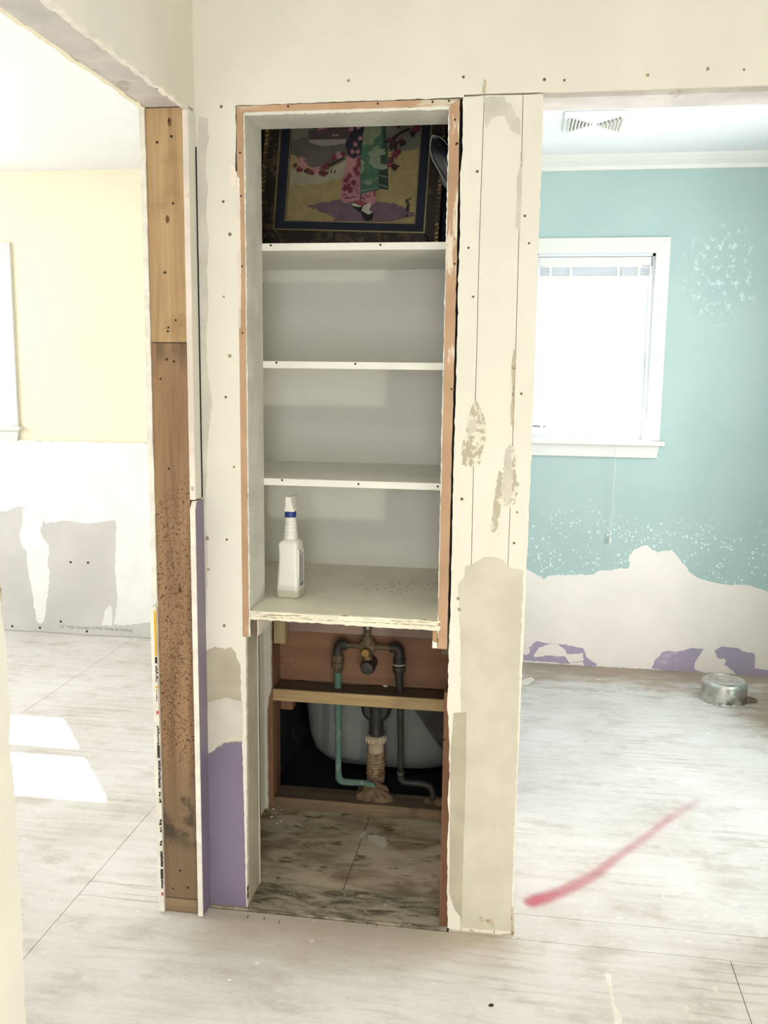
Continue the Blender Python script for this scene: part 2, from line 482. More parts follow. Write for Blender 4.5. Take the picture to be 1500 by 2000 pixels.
def plate(name, mat, parent, plane, poly, a0, a1, jag=0.0, step=0.012, seed=1, local=False, keep=None):
    if jag:
        poly = jagged(poly, jag, step, seed, keep)
    return MB().prism(poly, plane, a0, a1).build(name, mat, parent, local=local)

def jagged(poly, amp, step, seed=1, keep=None):
    """break straight edges into short uneven ones; keep: indices of edges left straight"""
    r = random.Random(seed)
    out = []
    n = len(poly)
    for i in range(n):
        a, b = poly[i], poly[(i + 1) % n]
        out.append(a)
        if keep and i in keep:
            continue
        L = math.hypot(b[0] - a[0], b[1] - a[1])
        k = int(L / step)
        if k < 2:
            continue
        nx, ny = -(b[1] - a[1]) / L, (b[0] - a[0]) / L
        for j in range(1, k):
            t = (j + r.uniform(-0.35, 0.35)) / k
            d = r.gauss(0, amp * 0.6)
            d = max(-amp * 1.6, min(amp * 1.6, d))
            out.append((a[0] + (b[0] - a[0]) * t + nx * d, a[1] + (b[1] - a[1]) * t + ny * d))
    return out

def tag(o, label=None, cat=None, group=None, kind=None):
    if label: o['label'] = label
    if cat: o['category'] = cat
    if group: o['group'] = group
    if kind: o['kind'] = kind
    return o

def thing(name, loc, label, cat, group=None):
    o = bpy.data.objects.new(name, None)
    o.empty_display_size = 0.05
    COL.objects.link(o)
    o.location = loc
    WL[o.as_pointer()] = Vector(loc)
    return tag(o, label, cat, group)

def struct(o, label=None):
    o['kind'] = 'structure'
    if label: o['label'] = label
    return o

def holes_y(x0, x1, y0, y1, z0, z1, holes):
    """boxes of a wall lying along x, with rectangular openings (xa,xb,za,zb)"""
    m = MB()
    xs = sorted({x0, x1, *[h[0] for h in holes], *[h[1] for h in holes]})
    for a, b in zip(xs, xs[1:]):
        hs = [h for h in holes if h[0] <= a + 1e-6 and h[1] >= b - 1e-6]
        z = z0
        for h in sorted(hs, key=lambda q: q[2]):
            if h[2] > z: m.box(a, b, y0, y1, z, h[2])
            z = h[3]
        if z < z1: m.box(a, b, y0, y1, z, z1)
    return m

def holes_x(x0, x1, y0, y1, z0, z1, holes):
    m = MB()
    ys = sorted({y0, y1, *[h[0] for h in holes], *[h[1] for h in holes]})
    for a, b in zip(ys, ys[1:]):
        hs = [h for h in holes if h[0] <= a + 1e-6 and h[1] >= b - 1e-6]
        z = z0
        for h in sorted(hs, key=lambda q: q[2]):
            if h[2] > z: m.box(x0, x1, a, b, z, h[2])
            z = h[3]
        if z < z1: m.box(x0, x1, a, b, z, z1)
    return m

H = 2.344          # ceiling height
YL, YR = 2.294, 2.245

# ================================================================== STRUCTURE
floor = struct(MB().box(-4.45, 2.05, -4.6, 2.45, -0.08, -0.019).build('floor', 'recess_shade'), 'whitewashed plywood subfloor of the three rooms')
J = 0.0010
def sheet(x0, x1, y0, y1, mat='floor'):
    return bx('plywood_sheet', mat, floor, x0 + J, x1 - J, y0 + J, y1 - J, -0.019, 0.0)
sheet(-1.10, 0.572, -4.55, -0.012)
sheet(0.572, 1.42, -4.55, -0.012)
sheet(-4.4, -1.10, -4.55, 0.90)
sheet(-1.10, -0.80, -0.012, 0.055)
sheet(-1.10, -0.80, 0.055, 0.90)
sheet(-4.4, -1.95, 0.90, 2.40)
sheet(-1.95, -0.80, 0.90, 2.40)
bx('threshold_board', 'sill_grime', floor, -0.745, -0.113, -0.009, 0.126, -0.019, 0.0045, bevel=0.002)
sheet(-0.80, -0.407, 0.128, 0.70, 'bare')
sheet(-0.407, 0.05, 0.128, 0.70, 'bare')
sheet(-0.80, -0.085, 0.70, 2.40, 'recess_shade')  # dark colour paints in the shade under the tub
sheet(-0.085, 0.05, 0.70, 2.40)
sheet(-0.11, 1.42, -0.012, 0.098)
sheet(0.05, 1.42, 0.098, 2.40)

ceiling = struct(bx('ceiling', 'white_ceiling', None, -4.45, 2.05, -4.6, 2.45, H, H + 0.06), 'flat white painted ceiling')

# --- far walls
wl_far = struct(holes_y(-4.4, -0.80, YL, YL + 0.15, 0, H, [(-3.37, -2.60, 1.085, 1.935)]).build('wall_far_left_room', 'yellow_wall'), 'pale yellow far wall of the sunny room')
wr_far = struct(holes_y(-0.80, 2.05, YR, YR + 0.15, 0, H, [(0.055, 0.583, 1.085, 1.925)]).build('wall_far_bathroom', 'teal'), 'teal far wall of the stripped bathroom')
# --- outer walls out of view
struct(holes_x(-4.45, -4.30, -4.6, 2.30, 0, H, [(-0.95, 1.35, 0.9, 2.1)]).build('wall_outer_left', 'off_white'), 'off-white side wall of the sunny room')
struct(holes_y(-4.45, 2.05, -4.60, -4.45, 0, H, [(-0.16, 0.76, 0.10, 2.20)]).build('wall_back_hall', 'cream'), 'cream wall behind the viewer')
struct(holes_x(1.42, 1.57, 0.112, 2.30, 0, H, [(0.15, 1.45, 0.68, 2.13)]).build('wall_outer_right', 'teal'), 'outer wall of the bathroom')
struct(bx('wall_hall_right', 'cream', None, 1.30, 1.42, -4.45, 0.0, 0, H), 'cream side wall of the hall')
struct(bx('wall_left_room_near', 'off_white', None, -4.30, -0.86, -2.62, -2.5, 0, H), 'near wall of the sunny room')
struct(bx('wall_partition', 'off_white', None, -0.86, -0.79, 0.001, YL, 0, H), 'partition between sunny room and closet')

# --- hall wall with the closet (front plane y = 0)
wf = struct(MB().box(-0.745, -0.655, 0.0135, 0.115, 0.736, H)
            .box(-0.655, 1.42, 0.0135, 0.115, 2.004, H)
            .box(-0.745, -0.662, 0.0135, 0.115, 0.0, 0.736)
            .box(-0.112, 0.046, 0.0135, 0.66, 0.0, 2.004)
            .box(0.690, 1.42, 0.0135, 0.112, 0.0, 2.004)
            .build('wall_front', 'gypsum'), 'cream hall wall around the open closet')
left_edge = [(-0.6429,1.994),(-0.6424,1.933),(-0.6471,1.854),(-0.6399,1.845),(-0.6423,1.751),(-0.6407,1.682),(-0.6431,1.588),(-0.6406,1.493),(-0.6405,1.397),(-0.6391,1.3),(-0.6394,1.176),(-0.6396,1.05),(-0.6385,0.9227),(-0.6384,0.8189),(-0.6406,0.7426),(-0.6328,0.7351),(-0.6338,0.5262),(-0.6349,0.3059),(-0.6369,0.0027)]
wall_poly = [(-0.748, 2.36), (1.42, 2.36), (1.42, 2.003), (0.052, 2.0012), (-0.120, 2.0012), (-0.119, 1.996)] + left_edge + [(-0.746, 0.003)]
upper = plate('drywall_panel', 'cream', wf, 'Y', wall_poly, 0.0, 0.0135, 0.0011, 0.014, 3, keep={0, 1, 2, 3, 4})
bx('drywall_panel', 'cream', wf, 0.684, 1.42, 0.0, 0.0135, 0.004, 2.002)
sA = [(-0.0746,1.999),(-0.076,1.843),(-0.0772,1.677),(-0.0766,1.438),(-0.0772,1.191),(-0.0763,0.9719),(-0.0766,0.6949),(-0.0768,0.3535),(-0.0782,-0.0068)]
sB = [(0.0102,1.997),(0.011,1.841),(0.0108,1.677),(0.0118,1.439),(0.0116,1.193),(0.0102,0.9755),(0.0079,0.7),(0.0072,0.3607),(0.0053,-0.0031)]
rE = [(0.0533,1.997),(0.0547,1.841),(0.0547,1.654),(0.0551,1.485),(0.0555,1.312),(0.0548,1.099),(0.0536,0.8911),(0.0516,0.7027),(0.0505,0.4438),(0.05,0.2301),(0.0511,0.0019)]
lE = [(-0.1208,1.997),(-0.1201,1.877),(-0.1228,1.844),(-0.1248,1.833),(-0.1215,1.745),(-0.1225,1.542),(-0.1223,1.333),(-0.1238,1.19),(-0.1234,1.069),(-0.1234,0.9575),(-0.1227,0.8197),(-0.1246,0.7407),(-0.1242,0.6662),(-0.1261,0.5816),(-0.1219,0.5622),(-0.1159,0.4039),(-0.1198,0.3499),(-0.1148,0.2963),(-0.1184,0.2278),(-0.1122,0.0035)]
g = 0.0007
def shift(poly, d): return [(p[0] + d, p[1]) for p in poly]
for (a, b, y0, sd) in ((lE, shift(sA, -g), 0.0, 11), (shift(sA, g), shift(sB, -g), 0.0006, 12), (shift(sB, g), rE, -0.0004, 13)):
    poly = a + b[::-1]
    k = len(a)
    keep = set(range(k, k + len(b) - 1)) if sd == 11 else (set(range(0, len(poly))) if sd == 12 else set(range(0, k - 1)))
    plate('drywall_strip', 'cream', wf, 'Y', poly, y0, 0.0135, 0.0012, 0.012, sd, keep=keep)
# joint compound skims, smears and scars on the strips
def skim(mat, poly, depth=0.0006, jag=0.0015, step=0.008, seed=1, y=0.0, name='compound_patch'):
    return plate(name, mat, wf, 'Y', poly, y - 0.0004 - depth, y + 0.0004, jag, step, seed)
skim('compound', [(-0.1061,0.896),(-0.093,0.9116),(-0.09,0.9391),(-0.0696,0.9474),(-0.0435,0.9634),(-0.0109,0.9599),(0.0197,0.939),(0.0462,0.9353),(0.0463,0.7531),(0.0468,0.4435),(0.0469,0.0931),(0.0469,0.0126),(-0.0799,0.0071),(-0.0887,0.2169),(-0.092,0.5643),(-0.0975,0.7423)], seed=21)
skim('compound_dark', [(-0.1097,0.5723),(-0.0786,0.577),(-0.0763,0.4337),(-0.0767,0.2454),(-0.0766,0.0327),(-0.0952,0.0559),(-0.1104,0.0989),(-0.1135,0.3504),(-0.1149,0.4705)], 0.001, 0.0006, 0.02, 22)
skim('smear', [(-0.0818,1.322),(-0.0701,1.327),(-0.0549,1.287),(-0.0501,1.244),(-0.0616,1.185),(-0.0852,1.176),(-0.1056,1.181),(-0.1043,1.226),(-0.0969,1.264),(-0.0896,1.304)], 0.0007, 0.003, 0.006, 23)
skim('compound_grey', [(-0.0903,1.284),(-0.0738,1.289),(-0.0731,1.26),(-0.0941,1.248),(-0.0924,1.274)], 0.0012, 0.001, 0.008, 24)
skim('smear', [(0.0034,1.229),(0.0152,1.227),(0.0214,1.182),(0.0288,1.134),(0.0208,1.092),(0.0056,1.083),(-0.0039,1.121),(-0.0071,1.187)], 0.0007, 0.003, 0.006, 25)
skim('compound_grey', [(-0.0045,1.217),(0.008,1.231),(0.0139,1.157),(0.0124,1.093),(-0.0016,1.085),(-0.0058,1.145)], 0.0013, 0.0015, 0.008, 26)
skim('smear', [(-0.0184,1.171),(-0.0075,1.163),(-0.0065,1.091),(-0.0213,1.029),(-0.0332,1.025),(-0.0277,1.084),(-0.022,1.133)], 0.0007, 0.003, 0.006, 27)
skim('scar', [(0.008,1.448),(0.0129,1.439),(0.0121,1.393),(0.0102,1.347),(0.0135,1.279),(0.0078,1.276),(0.0043,1.311),(0.0075,1.358),(0.0035,1.41)], 0.0012, 0.001, 0.006, 28)
skim('compound_grey', [(0.0065,1.842),(0.0129,1.85),(0.014,1.787),(0.0122,1.704),(0.0014,1.721),(0.0045,1.765),(0.0025,1.825)], 0.0007, 0.001, 0.008, 29)
skim('scar', [(-0.0755,2.032),(-0.071,2.028),(-0.0725,2.003),(-0.078,1.999),(-0.0795,2.014)], 0.0012, 0.0006, 0.006, 30)
skim('scar', [(0.0088,1.874),(0.0134,1.87),(0.0129,1.852),(0.0107,1.85)], 0.0014, 0.0004, 0.006, 31)
skim('compound_grey', [(-0.0745,1.994),(-0.0309,1.995),(0.004,1.949),(0.0063,1.915),(-0.0118,1.922),(-0.0297,1.956),(-0.0576,1.951),(-0.0682,1.93)], 0.0006, 0.003, 0.008, 32)
skim('scar', [(-0.0333,0.0471),(-0.0228,0.0385),(0.0003,0.0382),(0.0058,0.0249),(0.0009,0.016),(-0.0149,0.031),(-0.0328,0.029)], 0.0012, 0.0008, 0.006, 33)
skim('scar', [(-0.0566,0.0068),(-0.0462,0.0024),(-0.0396,-0.0053),(0.0041,-0.0061),(0.0446,0.0068),(0.0461,-0.0014),(-0.0008,-0.0136),(-0.0549,-0.0098)], 0.0012, 0.0008, 0.006, 34)
skim('scar', [(0.0448,0.079),(0.0512,0.077),(0.0549,0.0024),(0.0461,-0.0014)], 0.0012, 0.001, 0.006, 35)
# patches on the left piece of the wall
skim('compound_grey', [(-0.7315,1.972),(-0.7082,1.967),(-0.711,1.946),(-0.7065,1.924),(-0.7145,1.89),(-0.7188,1.856),(-0.712,1.821),(-0.7182,1.752),(-0.7117,1.694),(-0.7178,1.636),(-0.7157,1.541),(-0.7234,1.469),(-0.7208,1.396),(-0.7108,1.311),(-0.7196,1.249),(-0.7261,1.174),(-0.731,1.047),(-0.7281,0.9188),(-0.7331,0.7877),(-0.7407,0.7343),(-0.7363,1.047),(-0.7371,1.42),(-0.7345,1.753),(-0.7356,1.89)], 0.0006, 0.0016, 0.008, 41)
skim('compound_dark', [(-0.7375,0.6919),(-0.7131,0.7066),(-0.6864,0.7002),(-0.673,0.7063),(-0.6625,0.6963),(-0.6469,0.6599),(-0.6462,0.4981),(-0.644,0.46),(-0.6901,0.4538),(-0.7176,0.4352),(-0.7425,0.414)], 0.0006, 0.002, 0.007, 42)
skim('compound_grey', [(-0.7345,0.5573),(-0.6883,0.5739),(-0.6427,0.5662),(-0.6439,0.4628),(-0.6927,0.4564),(-0.7231,0.4293),(-0.7396,0.4225)], 0.0010, 0.0015, 0.008, 43)
purple = [(-0.7438,0.4166),(-0.7287,0.4233),(-0.7121,0.4384),(-0.6954,0.4589),(-0.6791,0.4643),(-0.6493,0.4678),(-0.6454,0.4572),(-0.644,0.3469),(-0.6417,0.1928),(-0.6397,0.0024),(-0.7487,-0.0048),(-0.7462,0.2116)]
skim('lilac', purple, 0.0005, 0.0008, 0.01, 44, name='lilac_paint_area')
skim('gypsum', [(-0.6618,1.864),(-0.647,1.861),(-0.6424,1.841),(-0.644,1.813),(-0.6576,1.811),(-0.661,1.832)], 0.0008, 0.0015, 0.005, 45)
skim('gypsum', [(-0.6424,1.838),(-0.6351,1.834),(-0.6343,1.694),(-0.6338,1.635),(-0.6368,1.493),(-0.6418,1.493),(-0.6428,1.612),(-0.6437,1.74)], 0.0004, 0.0008, 0.008, 46)
# screw heads and nail holes in the wall
m = MB()
for (x, z) in [(-0.1218,2.038),(-0.379,2.039),(0.0544,2.027),(0.0973,2.024),(0.2728,2.029),(0.3957,2.037),(0.4696,2.033),(-0.0861,1.838),(-0.1013,1.673),(0.0223,1.741),(0.0333,1.682),(-0.0881,1.565),(0.0276,1.348),(-0.1024,1.1),(0.0273,1.073),(0.0225,1),(-0.1052,0.8597),(-0.1021,0.8334),(-0.6771,1.992),(-0.6754,1.782),(-0.6603,1.708),(-0.6774,1.565),(-0.6642,1.427),(-0.6758,1.329),(-0.6576,1.161),(-0.6783,0.9802),(-0.727,0.9033),(-0.6882,0.7611)]:
    r = RND.uniform(0.0028, 0.0045)
    m.prism(m.disc((x, z), r), 'Y', -0.0014, 0.001)
tag(m.build('screw_heads', 'screw', wf), kind='stuff')
m = MB()
for (x, z) in [(-0.1218,2.038),(0.0544,2.027),(0.0973,2.024),(-0.0861,1.838),(-0.1013,1.673),(0.0223,1.741),(0.0333,1.682),(-0.0881,1.565),(0.0276,1.348),(-0.1024,1.1),(0.0225,1),(-0.6771,1.992),(-0.6754,1.782),(-0.6603,1.708),(-0.6758,1.329),(-0.6783,0.9802)]:
    m.prism(m.disc((x + 0.0006, z), 0.0018, seg=6), 'Y', -0.0019, 0.0)
tag(m.build('screw_slots', 'hole', wf), kind='stuff')
skim('screw', [(-0.7321,0.9858),(-0.7268,0.9885),(-0.723,0.9784),(-0.7336,0.9767)], 0.0008, 0, 1, 1, name='dent')

# header board of the bathroom doorway
hd = struct(MB().prism(jagged([(0.052, 2.002), (0.69, 2.002), (0.69, 2.03), (0.052, 2.03)], 0.0, 0.02, 5), 'Y', 0.001, 0.0135)
            .box(0.046, 0.69, 0.0135, 0.115, 1.992, 2.03).build('trim_1', 'header_paint'), 'grey-white underside of the bathroom doorway header')
plate('drywall_edge', 'gypsum_white', hd, 'Y', jagged([(0.050, 1.996), (0.69, 1.996), (0.69, 2.02), (0.050, 2.02)], 0.0013, 0.008, 6, {1, 2, 3}), 0.1155, 0.127)

# --- left wall (face x = -0.742) with the doorway to the sunny room
YJ, YN = -0.045, -0.90
wl = struct(MB().box(-0.842, -0.755, -4.45, YN - 0.012, 0, H).box(-0.842, -0.755, YN - 0.012, 0.0, 2.0, H)
            .build('wall_left', 'gypsum'), 'cream hall wall with the doorway to the sunny room')
near_edge = [(-0.8826,0.3212),(-0.8816,0.4225),(-0.8792,0.503),(-0.8806,0.54),(-0.8772,0.5604),(-0.8834,0.5951),(-0.8803,0.6464),(-0.8832,0.6829),(-0.8784,0.7023),(-0.8831,0.7176),(-0.8844,0.7698),(-0.8879,0.7969),(-0.8885,0.8225),(-0.8827,0.8539),(-0.8854,0.9051),(-0.886,0.9466),(-0.8872,0.9961),(-0.892,1.038)]
lp = [(-4.45, 0.004), (YN + 0.005, 0.004)] + near_edge + [(YN - 0.003, 1.3), (YN, 1.985), (0.0, 1.985), (0.0, H), (-4.45, H)]
plate('drywall_panel', 'cream', wl, 'X', lp, -0.755, -0.742, 0.0022, 0.014, 51, keep={0, len(lp) - 1, len(lp) - 2, len(lp) - 3})
lp2 = [(-2.5, 0.004), (YN, 0.004), (YN, 1.985), (0.0, 1.985), (0.0, H), (-2.5, H)]
plate('drywall_panel', 'yellow_wall', wl, 'X', lp2, -0.856, -0.842, 0.003, 0.02, 52, keep={0, 3, 4, 5})
plate('torn_edge', 'scar', wl, 'X', jagged([(YN - 0.012, 0.0), (YN + 0.017, 0.0), (YN + 0.013, 1.1), (YN + 0.010, 1.985), (YN - 0.012, 1.985)], 0.005, 0.016, 53, {0, 3, 4}), -0.757, -0.745)
# header underside in the doorway
hl = struct(bx('trim_2', 'header_paint', None, -0.8405, -0.7565, YN - 0.01, 0.0, 1.984, 2.0), 'grey-white underside of the doorway header in the left wall')
m = MB()
m.prism(jagged([(YN, 1.981), (0, 1.981), (0, 1.988), (YN, 1.988)], 0.0012, 0.012, 54, {1, 3}), 'X', -0.7565, -0.7545)
m.build('gap_line', 'dark_gap', hl)
m = MB()
m.prism(jagged([(YN, 1.978), (-0.04, 1.978), (-0.04, 1.99), (YN, 1.99)], 0.0025, 0.016, 55, {1, 3}), 'X', -0.7553, -0.7425)
m.build('chipped_edge', 'gypsum_white', hl)
# drywall strips beside the post: cream above, lilac below
plate('drywall_strip', 'gypsum', wl, 'X', jagged([(YJ, 1.083), (-0.001, 1.083), (-0.001, 1.975), (YJ + 0.006, 1.982), (YJ, 1.976)], 0.0006, 0.03, 56), -0.7545, -0.7412)
plate('paint_face', 'cream_grey', wl, 'X', jagged([(YJ + 0.001, 1.084), (-0.003, 1.084), (-0.003, 1.974), (YJ + 0.006, 1.980), (YJ + 0.001, 1.974)], 0.0004, 0.03, 57), -0.7412, -0.7404)
plate('drywall_strip', 'gypsum_white', wl, 'X', jagged([(-0.060, 0.004), (-0.001, 0.004), (-0.001, 1.078), (-0.045, 1.080), (-0.060, 1.062)], 0.0008, 0.02, 58), -0.7495, -0.7365)
plate('lilac_paint_face', 'lilac', wl, 'X', jagged([(-0.058, 0.005), (-0.001, 0.005), (-0.001, 1.080), (-0.050, 1.079), (-0.058, 1.060)], 0.0006, 0.02, 59), -0.7365, -0.7357)
bx('shadow_gap', 'dark_gap', wl, -0.7400, -0.7375, -0.0022, -0.0004, 1.084, 1.905)
# edge of the sunny room's drywall on the far side of the post
plate('drywall_edge', 'gypsum_white', wl, 'X', jagged([(YJ - 0.004, 0.83), (0.0, 0.83), (0.0, 1.985), (YJ - 0.004, 1.985)], 0.0030, 0.025, 60, {0, 1, 2}), -0.8560, -0.8430)
plate('drywall_edge', 'gypsum_white', wl, 'X', jagged([(YJ - 0.010, 0.003), (0.0, 0.003), (0.0, 0.815), (YJ - 0.012, 0.815)], 0.0010, 0.03, 61, {0, 1, 2}), -0.8580, -0.8430)
# printed edge tape: yellow bar, black blocks, barcode ticks
yt = YJ - 0.0125
def tape(name, mat, z0, z1, x0=-0.8485, x1=-0.8432):
    bx(name, mat, wl, x0, x1, yt - 0.0008, yt + 0.004, z0, z1)
tape('edge_tape_yellow', 'print_yellow', 0.690, 0.806)
tape('edge_tape_black', 'print_black', 0.672, 0.688)
tape('edge_tape_yellow', 'print_yellow', 0.607, 0.613)
m = MB()
rr = random.Random(4)
def ticks(z0, z1, n, w0=0.4, w1=1.0):
    for i in range(n):
        z = z0 + (z1 - z0) * i / n
        h = (z1 - z0) / n * rr.uniform(0.3, 0.7)
        x0 = -0.8485 + rr.uniform(0, 0.0018)
        m.box(x0, x0 + 0.0052 * rr.uniform(w0, w1), yt - 0.0012, yt + 0.003, z, z + h)
ticks(0.625, 0.668, 10)
ticks(0.575, 0.604, 8, 0.2, 0.6)
ticks(0.46, 0.51, 12, 0.4, 0.8)
m.box(-0.8485, -0.8432, yt - 0.0012, yt + 0.003, 0.425, 0.458)
ticks(0.345, 0.418, 24, 0.8, 1.0)
ticks(0.305, 0.338, 4, 0.5, 0.9)
ticks(0.225, 0.262, 4, 0.5, 0.9)
ticks(0.188, 0.205, 2, 0.4, 0.8)
ticks(0.130, 0.172, 14, 0.8, 1.0)
m.box(-0.8485, -0.8432, yt - 0.0012, yt + 0.003, 0.096, 0.122)
ticks(0.070, 0.094, 8, 0.4, 0.8)
tag(m.build('edge_print', 'print_black', wl), kind='stuff')
tape('edge_mark_red', 'print_red', 0.540, 0.548, -0.8482, -0.8440)
tape('edge_mark_red', 'print_red', 0.050, 0.057, -0.8482, -0.8440)

# --- closet shell behind the hall wall
cb = struct(MB().box(-0.79, -0.112, 0.590, 0.605, 0.785, H).box(-0.79, -0.112, 0.137, 0.59, 2.20, 2.215).build('wall_closet_back', 'closet_back'), 'grey-cream back wall of the closet')
struct(MB().box(-0.79, -0.770, 0.115, 0.60, 0.74, H).build('wall_closet_left', 'closet_back'), 'side wall inside the closet')
struct(MB().box(-0.79, -0.746, 0.124, 0.50, 0.0, 0.74).build('wall_closet_lower', 'dusty_wood'), 'rough lower side of the closet')
dark = struct(MB().box(-0.79, -0.112, 0.584, 0.5895, 1.72, 2.20).box(-0.1135, -0.1122, 0.02, 0.59, 0.80, 2.20).build('wall_closet_upper', 'mat_navy'), 'dark upper back of the closet')
# bathroom side of the tub recess
struct(MB().box(-0.79, 0.046, 0.66, 0.672, 0.40, H).build('wall_tub_end', 'teal'), 'wall between closet and bathtub')
struct(MB().box(-0.79, -0.752, 0.673, YR, 0.0, 0.52).build('wall_tub_side', 'recess_shade'), 'side of the bathtub recess, coloured dark for its shade')

# --- ceiling trim in the bathroom
cr = MB()
prof = [(YR, 2.282), (YR - 0.012, 2.284), (YR - 0.016, 2.300), (YR - 0.034, 2.318), (YR - 0.044, 2.332), (YR - 0.050, 2.344), (YR, 2.344)]
cr.prism(prof, 'X', -0.79, 1.42)
struct(cr.build('trim_3', 'trim_white'), 'white crown moulding above the teal wall')

# --- paint patches on the teal wall
def wpatch(name, mat, poly, depth, jag, step, seed, parent=wr_far, y=YR):
    return plate(name, mat, parent, 'Y', poly, y - depth, y + 0.0005, jag, step, seed)
prim = [(-0.006,0.458),(0.0569,0.4658),(0.0964,0.445),(0.1308,0.4291),(0.1458,0.4148),(0.1644,0.4331),(0.2839,0.4436),(0.3789,0.4504),(0.3948,0.466),(0.4721,0.4793),(0.5375,0.4871),(0.5433,0.512),(0.5332,0.5262),(0.539,0.551),(0.5564,0.5762),(0.5881,0.5946),(0.6157,0.6006),(0.6423,0.5797),(0.6661,0.5685),(0.6888,0.5768),(0.7277,0.5833),(0.7621,0.5458),(0.7965,0.5084),(0.8094,0.4846),(0.8502,0.4572),(0.904,0.4401),(0.9846,0.4293),(1.075,0.4312),(1.167,0.404),(1.303,0.3865)]
prim = prim + [(1.415, 0.002), (-0.10, 0.002)]
wpatch('primer_area', 'primer', prim, 0.0010, 0.003, 0.012, 71)
wpatch('lilac_patch', 'lilac_patch', [(0.0617,0.0397),(0.0909,0.0465),(0.0874,0.0772),(0.1278,0.1102),(0.189,0.1035),(0.2499,0.0993),(0.2985,0.0945),(0.3471,0.0846),(0.3634,0.0423),(0.4079,0.0169),(0.4133,0.0045),(0.3557,-0.0016),(0.3451,0.0207),(0.3019,0.013),(0.2536,0.005),(0.1559,0.0093),(0.0627,0.0088)], 0.0016, 0.004, 0.012, 72)
wpatch('primer_blotch', 'primer', [(0.1107,0.0426),(0.1387,0.0801),(0.1915,0.1011),(0.2256,0.1005),(0.2607,0.0719),(0.2712,0.0521),(0.3433,0.0615),(0.3497,0.0261),(0.2825,0.0118),(0.2619,0.0413),(0.1792,0.0415),(0.1161,0.0275)], 0.0022, 0.003, 0.012, 73)
wpatch('lilac_patch', 'lilac_patch', [(0.6659,0.0073),(0.6869,0.0566),(0.7087,0.0881),(0.7411,0.0975),(0.7787,0.0947),(0.8313,0.1128),(0.9008,0.1169),(0.8863,0.0886),(0.8696,0.0575),(0.8628,0.0144),(0.9007,0.0042),(0.7323,0.0013)], 0.0016, 0.003, 0.012, 74)
wpatch('lilac_patch', 'lilac_patch', [(0.9497,0.1123),(0.9806,0.134),(1.05,0.1306),(1.074,0.1146),(1.125,0.1077),(1.134,0.0735),(1.13,0.0335),(1.194,0.03),(1.206,-0.0091),(1.059,-0.0059),(1.039,0.0178),(0.9956,0.0452),(1.004,0.0656),(0.9611,0.078)], 0.0016, 0.004, 0.012, 75)
wpatch('lilac_patch', 'lilac_patch', [(1.229,0.0495),(1.281,0.0775),(1.33,0.0359),(1.324,-0.014),(1.242,-0.0093)], 0.0016, 0.004, 0.012, 76)

# --- bare drywall sheet along the foot of the yellow wall
ds = plate('drywall_sheet', 'drywall_grey', wl_far, 'Y', [(-4.30, 0.002), (-0.86, 0.002), (-0.86, 1.014), (-4.30, 1.014)], YL - 0.0125, YL)
def lpatch(poly, depth, seed, jag=0.004):
    return plate('compound_patch', 'compound_white', ds, 'Y', poly, YL - 0.0125 - depth, YL - 0.0122, jag, 0.014, seed)
lpatch([(-4.29, 1.013)] + [(-1.805,1.017),(-1.817,0.5618),(-1.93,0.5735),(-2.024,0.5806),(-2.028,0.6178),(-2.107,0.6069),(-2.186,0.5933),(-2.247,0.6018),(-2.326,0.6043),(-2.418,0.5875),(-2.428,0.6195),(-2.466,0.645),(-2.54,0.6641),(-2.551,0.6745),(-2.61,0.6509),(-2.727,0.6278),(-3.258,0.6174)] + [(-4.29, 0.60)], 0.0008, 81)
lpatch([(-2.54,0.6587),(-2.494,0.671),(-2.428,0.6249),(-2.429,0.587),(-2.446,0.5432),(-2.433,0.5057),(-2.401,0.469),(-2.399,0.4309),(-2.41,0.3978),(-2.405,0.3159),(-2.418,0.2106),(-2.441,0.0846),(-2.448,0.0592),(-2.466,0.047),(-2.484,0.0517),(-2.494,0.0735),(-2.505,0.2064),(-2.523,0.316),(-2.529,0.3707),(-2.523,0.4258),(-2.553,0.4628),(-2.565,0.5196),(-2.544,0.5883)], 0.0012, 82)
lpatch([(-2.017,0.6288),(-1.928,0.632),(-1.815,0.6414),(-1.825,0.1581),(-1.844,0.0943),(-1.923,0.0736),(-2.007,0.0635),(-2.058,0.069),(-2.041,0.1469),(-2.033,0.2294),(-2.041,0.3379),(-2.032,0.5)], 0.0012, 83)
lpatch([(-2.074,0.1699),(-2.064,0.1458),(-2.063,0.1019),(-2.067,0.0547),(-2.124,0.0572),(-2.111,0.0993),(-2.107,0.1326)], 0.0012, 84, 0.003)
tx = bpy.data.curves.new('board_print_text', 'FONT')
tx.body = '1/2" High Strength LITE\u00ae Walls & Ceilings'
tx.size = 0.026
tob = bpy.data.objects.new('t', tx)
COL.objects.link(tob)
bpy.context.view_layer.update()
dgm = bpy.data.meshes.new_from_object(tob.evaluated_get(bpy.context.evaluated_depsgraph_get()))
bpy.data.objects.remove(tob)
dgm.name = 'board_print'
xs = [v.co.x for v in dgm.vertices]
w0 = max(xs) - min(xs)
T0, T1 = [(-2.366,0.0162),(-1.958,0.0055)]
for v in dgm.vertices:
    x, y = v.co.x / w0, v.co.y
    v.co = (T0[0] + (T1[0] - T0[0]) * x, YL - 0.0132, 0.032 + y * 0.8)
dgm.materials.clear()
dgm.materials.append(M['print_grey'])
tobj = bpy.data.objects.new('board_print', dgm)
COL.objects.link(tobj)
tobj.parent = ds
m = MB()
for (x, z) in [(-2.631,0.0241),(-2.473,0.0243),(-2.208,0.0193),(-2.284,0.3868),(-2.188,0.3883),(-2.353,0.0643)]:
    m.prism(m.disc((x, z), 0.006), 'Y', YL - 0.0145, YL - 0.012)
tag(m.build('screw_heads', 'hole', ds), kind='stuff')

